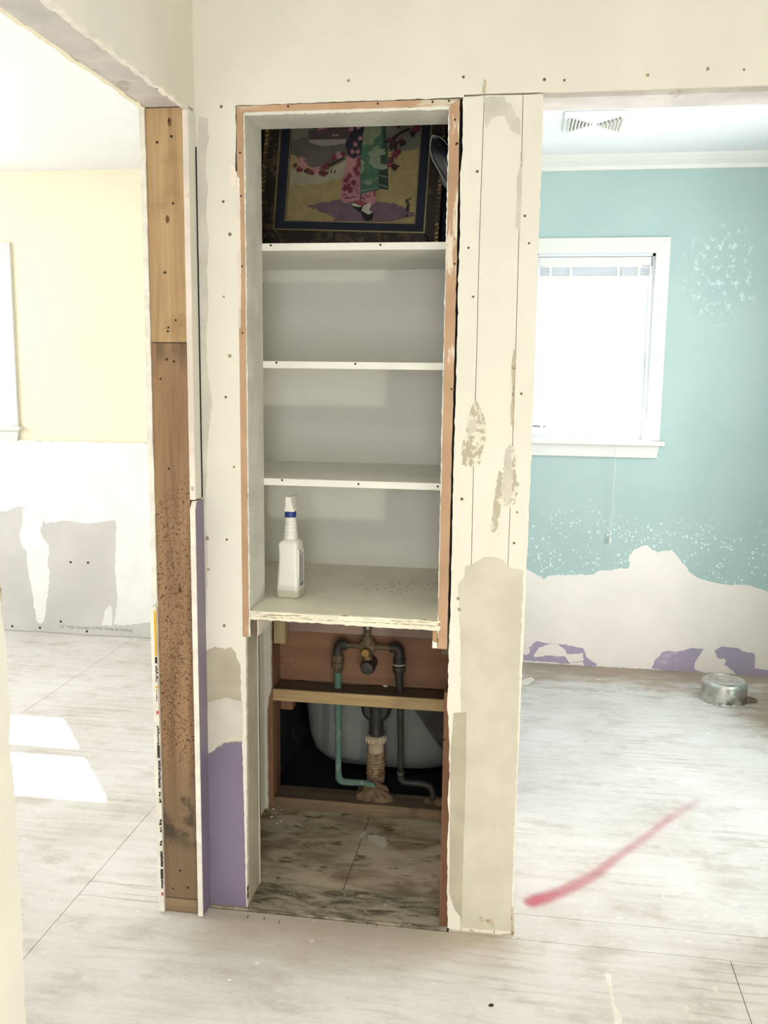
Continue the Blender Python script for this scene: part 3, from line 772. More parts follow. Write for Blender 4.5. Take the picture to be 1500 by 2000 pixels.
# ================================================================== WINDOWS
def make_window(n, label, xa, xb, za, zb, yw, left_casing=True, mid=None):
    """double-hung window in a far wall; opening (xa..xb, za..zb), room face at y = yw"""
    cw = 0.060
    root = bpy.data.objects.new('window_%d' % n, None)
    COL.objects.link(root)
    root.location = ((xa + xb) / 2, yw, za)
    WL[root.as_pointer()] = Vector(root.location)
    struct(root, label)
    P = root
    # casing, mitred at the head
    t = 0.018
    MB().prism([(xa - cw, zb + cw + 0.008), (xb + cw, zb + cw + 0.008), (xb, zb), (xa, zb)], 'Y', yw - t, yw + 0.001).build('head_casing', 'trim_white', P, bevel=0.002)
    MB().prism([(xb, zb), (xb + cw, zb + cw + 0.008), (xb + cw, za + 0.004), (xb, za + 0.004)], 'Y', yw - t, yw + 0.001).build('side_casing', 'trim_white', P, bevel=0.002)
    MB().prism([(xa, zb), (xa - cw, zb + cw + 0.008), (xa - cw, za + 0.004), (xa, za + 0.004)], 'Y', yw - t, yw + 0.001).build('side_casing', 'trim_white', P, bevel=0.002)
    bx('stool', 'trim_white', P, xa - cw - 0.02, xb + cw + 0.02, yw - 0.042, yw + 0.07, za - 0.018, za + 0.004, bevel=0.003)
    MB().prism([(xa - cw, za - 0.018), (xb + cw, za - 0.018), (xb + cw - 0.010, za - 0.075), (xa - cw + 0.010, za - 0.075)], 'Y', yw - 0.016, yw + 0.001).build('apron', 'trim_white', P, bevel=0.002)
    # reveal lining
    m = MB().box(xa - 0.001, xa + 0.012, yw + 0.001, yw + 0.15, za, zb).box(xb - 0.012, xb + 0.001, yw + 0.001, yw + 0.15, za, zb)
    m.box(xa, xb, yw + 0.001, yw + 0.15, zb - 0.012, zb + 0.001).box(xa, xb, yw + 0.07, yw + 0.15, za - 0.001, za + 0.012)
    m.build('frame', 'sash_white', P)
    mid = mid or (za + zb) / 2
    def sash(name, z0, z1, y, w=0.030, wb=0.040, wt=0.032):
        x0, x1 = xa + 0.012, xb - 0.012
        m = MB().box(x0, x0 + w, y, y + 0.03, z0, z1).box(x1 - w, x1, y, y + 0.03, z0, z1)
        m.box(x0 + w, x1 - w, y, y + 0.03, z0, z0 + wb).box(x0 + w, x1 - w, y, y + 0.03, z1 - wt, z1)
        s = m.build(name, 'sash_white', P, bevel=0.002)
        bx('pane', 'glass', s, x0 + w, x1 - w, y + 0.012, y + 0.016, z0 + wb, z1 - wt)
        return s
    lo = sash('lower_sash', za + 0.012, mid + 0.016, yw + 0.075)
    sash('upper_sash', mid - 0.016, zb - 0.012, yw + 0.108)
    bx('sash_lift', 'sash_white', lo, (xa + xb) / 2 - 0.12, (xa + xb) / 2 + 0.12, yw + 0.066, yw + 0.075, za + 0.026, za + 0.036, bevel=0.002)
    bx('tilt_latch', 'print_grey', lo, xa + 0.014, xa + 0.05, yw + 0.070, yw + 0.076, za + 0.052, za + 0.060)
    bx('tilt_latch', 'print_grey', lo, xa + 0.060, xa + 0.074, yw + 0.070, yw + 0.076, za + 0.052, za + 0.060)
    return root
make_window(1, 'white double-hung window in the teal wall', 0.055, 0.583, 1.085, 1.925, YR, mid=1.497)
make_window(2, 'white window in the pale yellow wall', -3.37, -2.600, 1.085, 1.935, YL, mid=1.53)

def make_blind(label, xa, xb, zb, yw, cord_x=None, cord_z=None):
    t = thing('window_blind', ((xa + xb) / 2, yw + 0.03, zb - 0.012), label, 'blind')
    bx('headrail', 'trim_white', t, xa + 0.014, xb - 0.014, yw + 0.006, yw + 0.050, zb - 0.052, zb - 0.013, bevel=0.003)
    for k in range(9):
        z = zb - 0.056 - k * 0.0042
        bx('slat', 'sash_white', t, xa + 0.020, xb - 0.020, yw + 0.012, yw + 0.046, z - 0.0026, z)
    zz = zb - 0.056 - 9 * 0.0042
    bx('bottom_rail', 'trim_white', t, xa + 0.020, xb - 0.020, yw + 0.010, yw + 0.048, zz - 0.014, zz, bevel=0.003)
    for fx in (0.13, 0.30, 0.70, 0.87):
        x = xa + (xb - xa) * fx
        bx('ladder_tape', 'trim_white', t, x - 0.006, x + 0.006, yw + 0.009, yw + 0.0105, zz - 0.014, zb - 0.05)
    if cord_x is not None:
        pts = [(cord_x - 0.002, yw + 0.004, zb - 0.05), (cord_x - 0.001, yw - 0.052, 1.10), (cord_x, yw - 0.050, 1.02), (cord_x - 0.002, yw - 0.03, 0.8), (cord_x - 0.004, yw - 0.02, cord_z)]
        cd = MB().tube(pts, 0.0016, 6).build('pull_cord', 'trim_white', t)
        MB().lathe([(0.003, 0.0), (0.0085, -0.028), (0.007, -0.032)], 10, (cord_x - 0.004, yw - 0.02, cord_z + 0.002)).build('tassel', 'trim_white', cd, smooth=True)
    return t
make_blind('white slatted blind pulled up over the bathroom window', 0.055, 0.583, 1.925, YR, 0.447, 0.64)
make_blind('white slatted blind pulled up over the yellow room window', -3.37, -2.600, 1.935, YL)

# unseen: side windows added to brighten their rooms, and the hall's glazed door
def out_window_x(n, label, x, ya, yb, za, zb):
    r = MB()
    for (a, b, c, d) in ((ya, ya + 0.05, za, zb), (yb - 0.05, yb, za, zb), (ya, yb, za, za + 0.05), (ya, yb, zb - 0.05, zb), ((ya + yb) / 2 - 0.025, (ya + yb) / 2 + 0.025, za, zb)):
        r.box(x - 0.03, x + 0.03, a, b, c, d)
    o = struct(r.build('window_%d' % n, 'sash_white'), label)
    bx('pane', 'glass', o, x - 0.002, x + 0.002, ya + 0.05, yb - 0.05, za + 0.05, zb - 0.05)
out_window_x(3, 'unseen side window added to brighten the sunny room', -4.375, -0.95, 1.35, 0.9, 2.1)
out_window_x(4, 'unseen side window added to brighten the bathroom', 1.495, 0.15, 1.45, 0.68, 2.13)
r = MB()
for (a, b, c, d) in ((-0.16, -0.15, 0.10, 2.20), (0.75, 0.76, 0.10, 2.20), (-0.15, 0.75, 0.10, 0.18), (-0.15, 0.75, 2.12, 2.20), (-0.15, 0.75, 1.00, 1.06)):
    r.box(a, b, -4.56, -4.49, c, d)
dr = struct(r.build('door_1', 'sash_white'), 'glazed hall door')
bx('pane', 'glass', dr, -0.15, 0.75, -4.528, -4.524, 0.18, 1.00)
bx('pane', 'glass', dr, -0.15, 0.75, -4.528, -4.524, 1.06, 2.12)

# ================================================================== DOORWAY POST
st = thing('wall_stud', (-0.798, YJ, 0), 'exposed brown timber post of the stripped doorway, dark and speckled below', 'stud')
bx('upper_stud', 'stud_light', st, -0.8425, -0.7545, YJ, -0.002, 1.4565, 1.982, bevel=0.0015)
lo = bx('lower_stud', 'stud_dark', st, -0.8425, -0.7545, YJ - 0.0006, -0.002, 0.040, 1.4550, bevel=0.0015)
bx('bottom_plate', 'plate_wood', st, -0.8420, -0.7560, YJ - 0.001, -0.002, 0.001, 0.0385, bevel=0.001)
m = MB()
for (x, z) in [(-0.7861,1.953),(-0.8155,1.907),(-0.7808,1.919),(-0.7806,1.772),(-0.8044,1.617),(-0.7806,1.508),(-0.7987,1.491),(-0.8002,1.482),(-0.8043,1.417),(-0.7867,1.412),(-0.8208,1.371),(-0.784,0.8577),(-0.8056,1.157),(-0.8213,0.0651),(-0.781,0.0721),(-0.8007,0.117)]:
    m.prism(m.disc((x, z), RND.uniform(0.0022, 0.0036), seg=8), 'Y', YJ - 0.0015, YJ + 0.002)
tag(m.build('nail_holes', 'hole', st), kind='stuff')
for (x, z) in [(-0.7849,1.95),(-0.7951,1.737),(-0.784,0.859)]:
    kn = MB().prism([(x + 0.005 * math.cos(a) * 0.8, z + 0.009 * math.sin(a)) for a in [i * PI / 6 for i in range(12)]], 'Y', YJ - 0.0012, YJ + 0.002).build('wood_knot', 'brown_trim', st)

# ================================================================== CLOSET JAMB
cf = thing('closet_lining', (-0.38, 0.07, 0.735), 'cream board frame lining the closet, its bare edges orange-brown wood', 'door frame')
bx('side_board', 'closet_side', cf, -0.640, -0.622, 0.004, 0.137, 0.736, 1.974)
bx('side_board', 'closet_side', cf, -0.152, -0.130, 0.004, 0.137, 0.733, 1.974)
bx('head_board', 'closet_side', cf, -0.640, -0.130, 0.004, 0.137, 1.974, 1.991)
le = [(-0.6405, 0.735), (-0.6245, 0.735), (-0.6250, 1.2), (-0.6240, 1.6), (-0.6250, 1.976), (-0.6405, 1.992)]
plate('bare_edge', 'orange_wood', cf, 'Y', le, -0.0005, 0.004, 0.0008, 0.016, 91, keep={0, 4, 5})
plate('paint_lip', 'cream_grey', cf, 'Y', [(-0.6255, 0.74), (-0.6215, 0.74), (-0.6215, 1.974), (-0.6255, 1.974)], 0.0005, 0.004, 0.0014, 0.008, 92)
re_ = [(-0.1520, 0.733), (-0.1300, 0.733), (-0.1285, 1.2), (-0.1270, 1.6), (-0.1280, 1.992), (-0.1500, 1.978)]
plate('bare_edge', 'orange_wood', cf, 'Y', re_, -0.0005, 0.004, 0.0008, 0.016, 93, keep={0, 4})
plate('paint_lip', 'cream_grey', cf, 'Y', [(-0.1535, 0.76), (-0.1512, 0.76), (-0.1505, 1.974), (-0.1528, 1.974)], 0.0002, 0.004, 0.0012, 0.008, 94)
plate('bare_edge', 'orange_wood_x', cf, 'Y', [(-0.6400, 1.9785), (-0.1500, 1.9785), (-0.1290, 1.9925), (-0.6405, 1.9925)], -0.0006, 0.004, 0.0006, 0.014, 95)
plate('paint_lip', 'cream_grey', cf, 'Y', [(-0.624, 1.9715), (-0.150, 1.9715), (-0.150, 1.979), (-0.624, 1.979)], 0.0002, 0.004, 0.0012, 0.009, 96)
bx('lower_board', 'brown_trim', cf, -0.1340, -0.1140, 0.004, 0.100, 0.002, 0.622)
bx('return_panel', 'return_shade', cf, -0.6560, -0.6370, 0.0142, 0.123, 0.002, 0.732)
plate('torn_edge', 'gypsum_white', cf, 'X', [(0.112, 0.004), (0.1225, 0.004), (0.1225, 0.715), (0.112, 0.73)], -0.6378, -0.6364, 0.0012, 0.02, 97)
bx('wood_sliver', 'brown_trim', cf, -0.6405, -0.6372, 0.0008, 0.0142, 0.02, 0.42)
m = MB()
for (x, z) in [(-0.6332,1.89),(-0.6319,1.794),(-0.6313,1.635),(-0.6319,1.481),(-0.1378,1.949),(-0.1343,1.897),(-0.132,1.899),(-0.1317,1.638),(-0.1323,1.356),(-0.135,0.3486),(-0.1307,0.5024)]:
    m.prism(m.disc((x, z), 0.0024, seg=6), 'Y', -0.0016, 0.002)
for (x, z) in [(-0.5185,1.988),(-0.3121,1.988),(-0.1888,1.988),(-0.1523,1.989)]:
    m.prism(m.disc((x, z), 0.0026, seg=6), 'Y', -0.0016, 0.002)
tag(m.build('nail_holes', 'hole', cf), kind='stuff')

# ================================================================== SHELVES
YS, YB = 0.1375, 0.5895
def shelf(z0, z1, label, nails, seed):
    t = thing('closet_shelf', (-0.45, YS, z0), label, 'shelf', 'painted closet shelves')
    bx('board', 'shelf_white', t, -0.769, -0.115, YS, YB, z0, z1, bevel=0.0012)
    bx('cleat', 'shelf_white', t, -0.769, -0.742, 0.30, YB - 0.001, z0 - 0.042, z0 - 0.0005, bevel=0.001)
    if nails:
        m = MB()
        for (x, z) in nails:
            m.prism(m.disc((x, z), 0.0028, seg=8), 'Y', YS - 0.0006, YS + 0.002)
        tag(m.build('nail_holes', 'hole', t), kind='stuff')
    return t
shelf(1.687, 1.705, 'top closet shelf, white painted board carrying the framed picture', [(-0.5999,1.7),(-0.3248,1.699)], 1)
shelf(1.399, 1.417, 'empty white closet shelf at mid height, seen edge-on', [(-0.3849,1.412),(-0.5872,1.413)], 2)
shelf(1.101, 1.119, 'empty white closet shelf directly above the spray bottle', [(-0.5741,1.115),(-0.1728,1.111),(-0.3749,1.111)], 3)

ps = thing('plywood_shelf', (-0.38, 0.0, 0.782), 'wide cream plywood shelf with a chipped layered front edge, under the spray bottle', 'shelf')
bx('board', 'shelf_top', ps, -0.769, -0.115, YS + 0.0005, YB, 0.782, 0.803)
MB().box(-0.6215, -0.1525, 0.003, YS + 0.0005, 0.782, 0.803).build('front_board', 'shelf_top', ps)
for k, (z0, z1, y) in enumerate(((0.797, 0.8026, -0.0020), (0.790, 0.7965, -0.0005), (0.782, 0.7895, -0.0022))):
    plate('ply_layer', 'ply_edge', ps, 'Y', [(-0.6205, z0), (-0.148, z0 - 0.004 * (k == 2)), (-0.146, z1), (-0.6205, z1)], y, 0.004, 0.0013, 0.009, 101 + k)
bx('cleat', 'dusty_wood', ps, -0.621, -0.604, 0.006, 0.42, 0.738, 0.7815, bevel=0.001)
plate('cleat_paint', 'gypsum_white', ps, 'X', [(0.006, 0.7385), (0.42, 0.7385), (0.42, 0.781), (0.006, 0.781)], -0.6045, -0.6030, 0.001, 0.02, 105)
bx('cleat', 'stud_light', ps, -0.166, -0.1535, 0.006, 0.42, 0.732, 0.781, bevel=0.002)
plate('cleat_paint', 'gypsum_white', ps, 'Y', [(-0.1660, 0.732), (-0.1535, 0.732), (-0.1535, 0.746), (-0.1660, 0.750)], 0.0048, 0.0062, 0.001, 0.006, 106)
# grime on the shelf
m = MB()
rg = random.Random(12)
cx, cy = ([(-0.286,0.3379)])[0]
for i in range(150):
    a = rg.gauss(0, 0.048)
    b = rg.gauss(0, 0.045)
    x, y = cx + a + b * 0.45, cy + b
    if -0.60 < x < -0.16 and 0.03 < y < 0.55:
        s_ = rg.uniform(0.0008, 0.0028)
        m.prism([(x + s_ * rg.uniform(.5, 1.4) * math.cos(k), y + s_ * rg.uniform(.5, 1.4) * math.sin(k)) for k in (0, 1.2, 2.4, 3.6, 5.0)], 'Z', 0.8025, 0.8034)
tag(m.build('grime', 'dirt', ps), kind='stuff')

# ================================================================== CLOSET BACK FRAMING
fr = thing('stud_framing', (-0.45, 0.56, 0.0), 'exposed timber framing around the pipes at the back of the closet', 'framing')
bx('bottom_plate', 'plate_wood', fr, -0.720, -0.112, 0.560, 0.649, 0.001, 0.038, bevel=0.0015)
bx('fire_block', 'pine', fr, -0.7205, -0.1125, 0.558, 0.647, 0.362, 0.400, bevel=0.0015)
plate('block_dust', 'dusty_wood', fr, 'Z', jagged([(-0.7195, 0.5615), (-0.114, 0.5615), (-0.114, 0.646), (-0.7195, 0.646)], 0.001, 0.02, 111), 0.3995, 0.4010)
plate('plate_dust', 'dusty_wood', fr, 'Z', jagged([(-0.719, 0.5635), (-0.114, 0.5635), (-0.114, 0.648), (-0.719, 0.648)], 0.001, 0.02, 112), 0.0375, 0.0390)
bx('corner_stud', 'stud_red', fr, -0.7590, -0.7212, 0.560, 0.649, 0.001, 0.780, bevel=0.0015)
plate('drywall_scrap', 'cream_grey', fr, 'Y', [(-0.745, 0.002), (-0.736, 0.002), (-0.737, 0.33), (-0.733, 0.37), (-0.7235, 0.40), (-0.7220, 0.60), (-0.728, 0.66), (-0.745, 0.70)], 0.548, 0.5595, 0.0012, 0.012, 113)
bx('side_facing', 'closet_back', fr, -0.7585, -0.7450, 0.5005, 0.5595, 0.002, 0.735)
bx('hanging_block', 'pine_v', fr, -0.7170, -0.6800, 0.5595, 0.5980, 0.548, 0.7815, bevel=0.0015)
bx('plywood_backing', 'ply_brown', fr, -0.7205, -0.1125, 0.6495, 0.6590, 0.4015, 0.780)
bx('cross_board', 'pink_board', fr, -0.7205, -0.1125, 0.6300, 0.6492, 0.571, 0.779, bevel=0.001)
bx('short_block', 'pink_board', fr, -0.1900, -0.1130, 0.5590, 0.6290, 0.545, 0.580)
bx('brace_block', 'stud_red', fr, -0.7205, -0.680, 0.6495, 0.690, 0.30, 0.40)

# ================================================================== PIPEWORK
YP = 0.605
pw = thing('shower_valve_pipes', (-0.42, YP, 0.04), 'tarnished bath valve with a green copper pipe and a black pipe, above the timber block', 'pipes')
MB().tube([(-0.427, YP, 0.781), (-0.427, YP, 0.563)], 0.0110, 14).build('riser_pipe', 'brass_dull', pw, smooth=True)
MB().lathe([(0.0145, 0.600), (0.0145, 0.630)], 14, (-0.427, YP, 0.0)).build('chrome_sleeve', 'chrome_dull', pw, smooth=True)
vb = MB()
vb.lathe([(0.013, 0.575), (0.018, 0.568), (0.020, 0.556), (0.020, 0.526), (0.016, 0.515), (0.014, 0.500)], 16, (-0.427, YP, 0.0))
vb.lathe([(0.016, -0.452), (0.019, -0.447), (0.019, -0.407), (0.016, -0.402)], 16, (0, YP, 0.541), 'X')
body = vb.build('valve_body', 'brass_dull', pw, smooth=True)
MB().lathe([(0.012, YP - 0.040), (0.0135, YP - 0.036), (0.0135, YP - 0.012)], 16, (-0.427, 0, 0.531), 'Y').build('brass_cap', 'brass_bright', body, smooth=True)
MB().lathe([(0.0155, 0.497), (0.0155, 0.515)], 14, (-0.427, YP, 0)).build('lower_collar', 'brass_bright', body, smooth=True)
MB().lathe([(0.006, YP - 0.030), (0.019, YP - 0.028), (0.0235, YP - 0.015), (0.0235, YP + 0.045)], 18, (-0.424, 0, 0.478), 'Y').build('spout_plug', 'iron_black', pw, smooth=True)
MB().tube([(-0.510, YP, 0.541), (-0.340, YP, 0.541)], 0.0085, 12).build('cross_pipe', 'brass_dull', pw, smooth=True)
def arc(c, r, a0, a1, n, plane='XZ'):
    return [(c[0] + r * math.cos(a0 + (a1 - a0) * i / n), c[1], c[2] + r * math.sin(a0 + (a1 - a0) * i / n)) for i in range(n + 1)]
for sx, x0 in ((1, -0.5215), (-1, -0.3265)):
    pts = arc((x0 + sx * 0.016, YP, 0.527), 0.016, PI / 2, PI if sx > 0 else 0, 6)
    pts = [(x0 + sx * 0.030, YP, 0.5415)] + pts + [(x0, YP, 0.510)]
    e = MB().tube(pts, 0.0155, 14).build('elbow', 'iron_black', pw, smooth=True)
    MB().lathe([(0.0175, 0.510), (0.0195, 0.506), (0.0195, 0.490), (0.0175, 0.486), (0.0205, 0.484), (0.0205, 0.470), (0.0160, 0.462), (0.0130, 0.452)], 8 if sx > 0 else 14, (x0, YP, 0)).build('union_nut', 'brass_dull' if sx > 0 else 'iron_black', e, smooth=False)
MB().lathe([(0.0200, 0.488), (0.0200, 0.493)], 14, (-0.3265, YP, 0)).build('thread_tape', 'nut_white', pw)
MB().tube([(-0.5215, YP, 0.455), (-0.5195, YP, 0.25), (-0.5180, YP, 0.118), (-0.5160, YP, 0.098), (-0.508, YP, 0.089), (-0.495, YP, 0.0865), (-0.430, YP, 0.0885), (-0.408, YP, 0.084), (-0.399, YP, 0.068), (-0.397, YP, 0.040)], [0.0118, 0.0100, 0.0100, 0.0125, 0.0125, 0.0110, 0.0100, 0.0100, 0.0100, 0.0100], 12).build('hot_pipe', 'copper_green', pw, smooth=True)
MB().tube([(-0.3265, YP, 0.455), (-0.3225, YP, 0.405), (-0.3180, YP, 0.25), (-0.3165, YP, 0.130), (-0.3150, YP, 0.112), (-0.306, YP, 0.103), (-0.295, YP, 0.1010), (-0.245, YP, 0.1010), (-0.222, YP, 0.095), (-0.214, YP, 0.078), (-0.212, YP, 0.040)], [0.0140, 0.0105, 0.0100, 0.0100, 0.0120, 0.0120, 0.0100, 0.0100, 0.0100, 0.0100, 0.0100], 12).build('cold_pipe', 'iron_black', pw, smooth=True)
MB().lathe([(0.0125, 0.128), (0.0125, 0.136)], 12, (-0.3165, YP, 0)).build('solder_ring', 'chrome_dull', pw, smooth=True)

dp = thing('drain_pipe', (-0.395, 0.700, 0.04), 'black tub drain with a white nut and rusty ribbed pipe below the timber block', 'pipe')
XD, YD = -0.409, 0.682
MB().lathe([(0.0225, 0.220), (0.0240, 0.232), (0.0225, 0.238), (0.0240, 0.262), (0.0270, 0.34), (0.0270, 0.40)], 20, (XD, YD, 0)).build('drain_tee', 'abs_black', dp, smooth=True)
MB().lathe([(0.038, YD - 0.016), (0.049, YD - 0.006), (0.049, YD + 0.010), (0.038, YD + 0.020)], 24, (XD, 0, 0.314), 'Y').build('overflow_elbow', 'abs_black', dp, smooth=True)
nb = MB().lathe([(0.0290, 0.196), (0.0320, 0.200), (0.0320, 0.219), (0.0270, 0.222)], 16, (XD, YD, 0)).build('slip_nut', 'nut_white', dp)
m = MB()
for k in range(14):
    a = 2 * PI * k / 14
    m.box(XD + 0.032 * math.cos(a) - 0.0022, XD + 0.032 * math.cos(a) + 0.0022, YD + 0.032 * math.sin(a) - 0.0022, YD + 0.032 * math.sin(a) + 0.0022, 0.201, 0.218)
m.build('nut_ridges', 'nut_white', nb)
MB().lathe([(0.0265, 0.166), (0.0265, 0.197)], 18, (XD, YD, 0)).build('sleeve', 'nut_white', dp, smooth=True)
rib = []
z = 0.166
k = 0
while z > 0.062:
    hi = 0.0300 if k % 4 else 0.0318
    rib += [(0.0250, z), (hi, z - 0.0018), (hi, z - 0.0050), (0.0250, z - 0.0068)]
    z -= 0.0088
    k += 1
MB().lathe(rib[::-1], 18, (XD, YD, 0)).build('ribbed_pipe', 'flex', dp, smooth=False)
MB().lathe([(0.026, -0.018), (0.026, 0.066)], 16, (XD, YD, 0)).build('tail_pipe', 'abs_black', dp, smooth=True)

def blob(name, label, c, rx, ry, rz, seed, mat='foam'):
    rr2 = random.Random(seed)
    bm = bmesh.new()
    bmesh.ops.create_icosphere(bm, subdivisions=3, radius=1.0)
    ph = [(Vector((rr2.uniform(-1, 1), rr2.uniform(-1, 1), rr2.uniform(-1, 1))).normalized(), rr2.uniform(3, 7), rr2.uniform(0, 6)) for _ in range(7)]
    for v in bm.verts:
        d = 1 + sum(0.055 * math.sin(f * v.co.dot(q) * 1.6 + o) for q, f, o in ph)
        z = max(v.co.z, -0.05)
        flat = 1.0 + 0.25 * (1 - max(0, v.co.z))
        v.co = Vector((v.co.x * rx * d * flat * 0.85, v.co.y * ry * d * flat * 0.85, z * rz * d))
    mm = MB()
    mm.bm.free()
    mm.bm = bm
    o = mm.build(name, mat, None, smooth=True)
    o.location = c
    return tag(o, label, 'foam', 'foam lumps on the bottom plate')
blob('foam_lump', 'large tan lump of expanding foam around the foot of the ribbed drain', (-0.4025, 0.612, 0.0395), 0.058, 0.036, 0.046, 5)
blob('foam_lump', 'small tan lump of expanding foam at the foot of the black pipe', (-0.198, 0.612, 0.0395), 0.042, 0.022, 0.016, 9)

# ================================================================== BATHTUB
tub = thing('bathtub', (-0.42, 1.3, 0.0), 'white enamel bathtub seen from below behind the closet framing', 'bathtub')
def tub_ring(z, hx, y0, rc, n=14):
    xc = -0.405
    y1 = 2.20
    pts = []
    for i in range(n + 1):
        a = PI + PI * i / n          # near end, half superellipse
        ca, sa = math.cos(a), math.sin(a)
        e = 0.62
        pts.append((xc + hx * math.copysign(abs(ca) ** e, ca), y0 + rc + rc * math.copysign(abs(sa) ** e, sa), z))
    pts += [(xc + hx, y1 - 0.05, z), (xc + hx - 0.05, y1, z), (xc - hx + 0.05, y1, z), (xc - hx, y1 - 0.05, z)]
    return pts
rings = [tub_ring(0.030, 0.120, 0.900, 0.12), tub_ring(0.034, 0.185, 0.860, 0.14), tub_ring(0.052, 0.235, 0.820, 0.16), tub_ring(0.085, 0.262, 0.795, 0.17), tub_ring(0.14, 0.278, 0.780, 0.18), tub_ring(0.25, 0.288, 0.768, 0.18), tub_ring(0.45, 0.300, 0.755, 0.19), tub_ring(0.488, 0.300, 0.755, 0.19), tub_ring(0.488, 0.262, 0.80, 0.19), tub_ring(0.30, 0.250, 0.82, 0.18), tub_ring(0.13, 0.225, 0.85, 0.16), tub_ring(0.10, 0.16, 0.90, 0.13)]
MB().loft(rings).build('basin', 'enamel', tub, smooth=True)
m = MB()
m.box(-0.745, -0.070, 0.674, 0.80, 0.45, 0.49).box(-0.745, -0.070, 2.10, 2.24, 0.45, 0.49).box(-0.745, -0.66, 0.80, 2.10, 0.45, 0.49).box(-0.15, -0.070, 0.80, 2.10, 0.45, 0.49)
m.build('rim', 'enamel', tub, bevel=0.006)
bx('apron', 'enamel', tub, -0.100, -0.070, 0.674, 2.24, 0.002, 0.45)
MB().tube([(-0.330, 0.752, 0.345), (-0.19, 0.752, 0.150)], 0.004, 6).build('brace_rod', 'chrome_dull', tub)
MB().prism([(-0.330, 0.36), (-0.112, 0.36), (-0.112, 0.05), (-0.185, 0.145)], 'Y', 0.757, 0.762).build('apron_stiffener', 'iron_black', tub)
MB().prism([(0.9395,0.0837),(0.9251,0.1204),(1.001,0.1182),(1.145,0.0788),(1.162,0.0352),(1.063,0.0379),(0.9846,0.0537)], 'X', -0.7515, -0.748).build('wall_bracket', 'chrome_dull', tub)

# ================================================================== FRAMED PICTURE
pic = thing('framed_picture', (-0.4720,0.4700,1.7180), 'dark framed picture of a kimono hem and sandals leaning at the top of the closet', 'picture')
pic.matrix_world = Matrix.Translation(Vector((-0.4720,0.4700,1.7180))) @ Matrix([(0.99939,0.03490,0.00000),(-0.00546,0.15634,-0.98769),(-0.03447,0.98709,0.15643)]).to_4x4()
PL = dict(local=True)
HW, HT = 0.256, 0.56
gu, gv = 0.2165, 0.058        # inner edge of the moulding
def rail(name, mat, poly, w0, w1, parent=pic, bevel=0.0):
    return MB().prism([(p[0], p[1]) for p in poly], 'Z', w0, w1).build(name, mat, parent, local=True, bevel=bevel)
rail('frame_rail', 'frame_dark', [(-HW, 0), (HW, 0), (gu, gv), (-gu, gv)], -0.012, 0.020, bevel=0.003)
rail('frame_rail', 'frame_dark', [(-HW, HT), (HW, HT), (gu, HT - gv), (-gu, HT - gv)], -0.012, 0.020, bevel=0.003)
rail('frame_rail', 'frame_dark', [(-HW, 0), (-gu, gv), (-gu, HT - gv), (-HW, HT)], -0.012, 0.020, bevel=0.003)
rail('frame_rail', 'frame_dark', [(HW, 0), (gu, gv), (gu, HT - gv), (HW, HT)], -0.012, 0.020, bevel=0.003)
for s_ in (-1, 1):
    m = MB()
    for k in range(46):
        v0 = 0.004 + k * 0.0120
        u0 = s_ * (HW - 0.006)
        m.prism([(u0 - 0.0055, v0), (u0 + 0.0055, v0 + 0.004), (u0 + 0.0055, v0 + 0.0125), (u0 - 0.0055, v0 + 0.0085)], 'Z', 0.018, 0.0245)
    tag(m.build('rope_bead', 'frame_bead', pic, local=True, bevel=0.001), kind='stuff')
def ring4(name, mat, u, v0, v1, wd, w0, w1, parent=pic):
    m = MB()
    m.box(-u, u, v0, v0 + wd, w0, w1).box(-u, u, v1 - wd, v1, w0, w1).box(-u, -u + wd, v0 + wd, v1 - wd, w0, w1).box(u - wd, u, v0 + wd, v1 - wd, w0, w1)
    return m.build(name, mat, parent, local=True)
ring4('gold_fillet', 'gold_line', gu, gv, HT - gv, 0.0045, -0.004, 0.0155)
AL, AR, AB, AT = -0.1845, 0.1845, 0.0770, 0.50
ring4('navy_mat', 'mat_navy', gu - 0.0045, gv + 0.0045, HT - gv - 0.0045, 0.026, -0.008, 0.004)
ring4('inner_fillet', 'gold_line', 0.1865, 0.0885 - 0.002, HT - 0.0885 + 0.002, 0.0035, -0.008, 0.006)
def amat(name, c, var=0.06):
    gy = sum(c) / 3
    c = tuple(gy + (v - gy) * 0.72 for v in c)
    M[name] = paint(name, c, var, 40, 0.75, 0)
    return name
amat('art_ground', (176, 150, 88)); amat('art_sky', (128, 124, 104)); amat('art_slope', (104, 98, 86)); amat('art_pale', (178, 168, 128))
amat('art_pink', (196, 118, 124)); amat('art_crimson', (134, 44, 58)); amat('art_green', (74, 118, 88)); amat('art_dkgreen', (48, 76, 62))
amat('art_lace', (134, 152, 112)); amat('art_mauve', (122, 92, 102)); amat('art_black', (40, 34, 38)); amat('art_sock', (206, 196, 164))
amat('art_roof', (92, 70, 70)); amat('art_wall', (160, 152, 140)); amat('art_branch', (62, 44, 40)); amat('art_leaf', (112, 48, 46)); amat('art_red', (176, 62, 66)); amat('art_navy', (48, 50, 66))
art = MB().box(-0.188, 0.188, 0.0845, 0.4755, -0.008, -0.004).build('picture_panel', 'art_ground', pic, local=True)
_lvl = [0]
def A(name, mat, poly, h=None, jag=0.0, step=0.006, seed=1):
    _lvl[0] += 1
    top = -0.004 + 0.00012 * (_lvl[0] if h is None else h)
    if jag:
        poly = jagged(poly, jag, step, seed)
    def cl(p): return (max(-0.1829, min(0.1829, p[0])), max(0.0905, min(0.470, p[1])))
    return MB().prism([cl(p) for p in poly], 'Z', -0.0045, top).build(name, mat, art, local=True)
A('painted_sky', 'art_sky', [(-0.2021,0.3813),(0.2353,0.384),(0.2413,0.299),(0.1558,0.2952),(0.0119,0.2821),(-0.073,0.2377),(-0.1969,0.3087)])
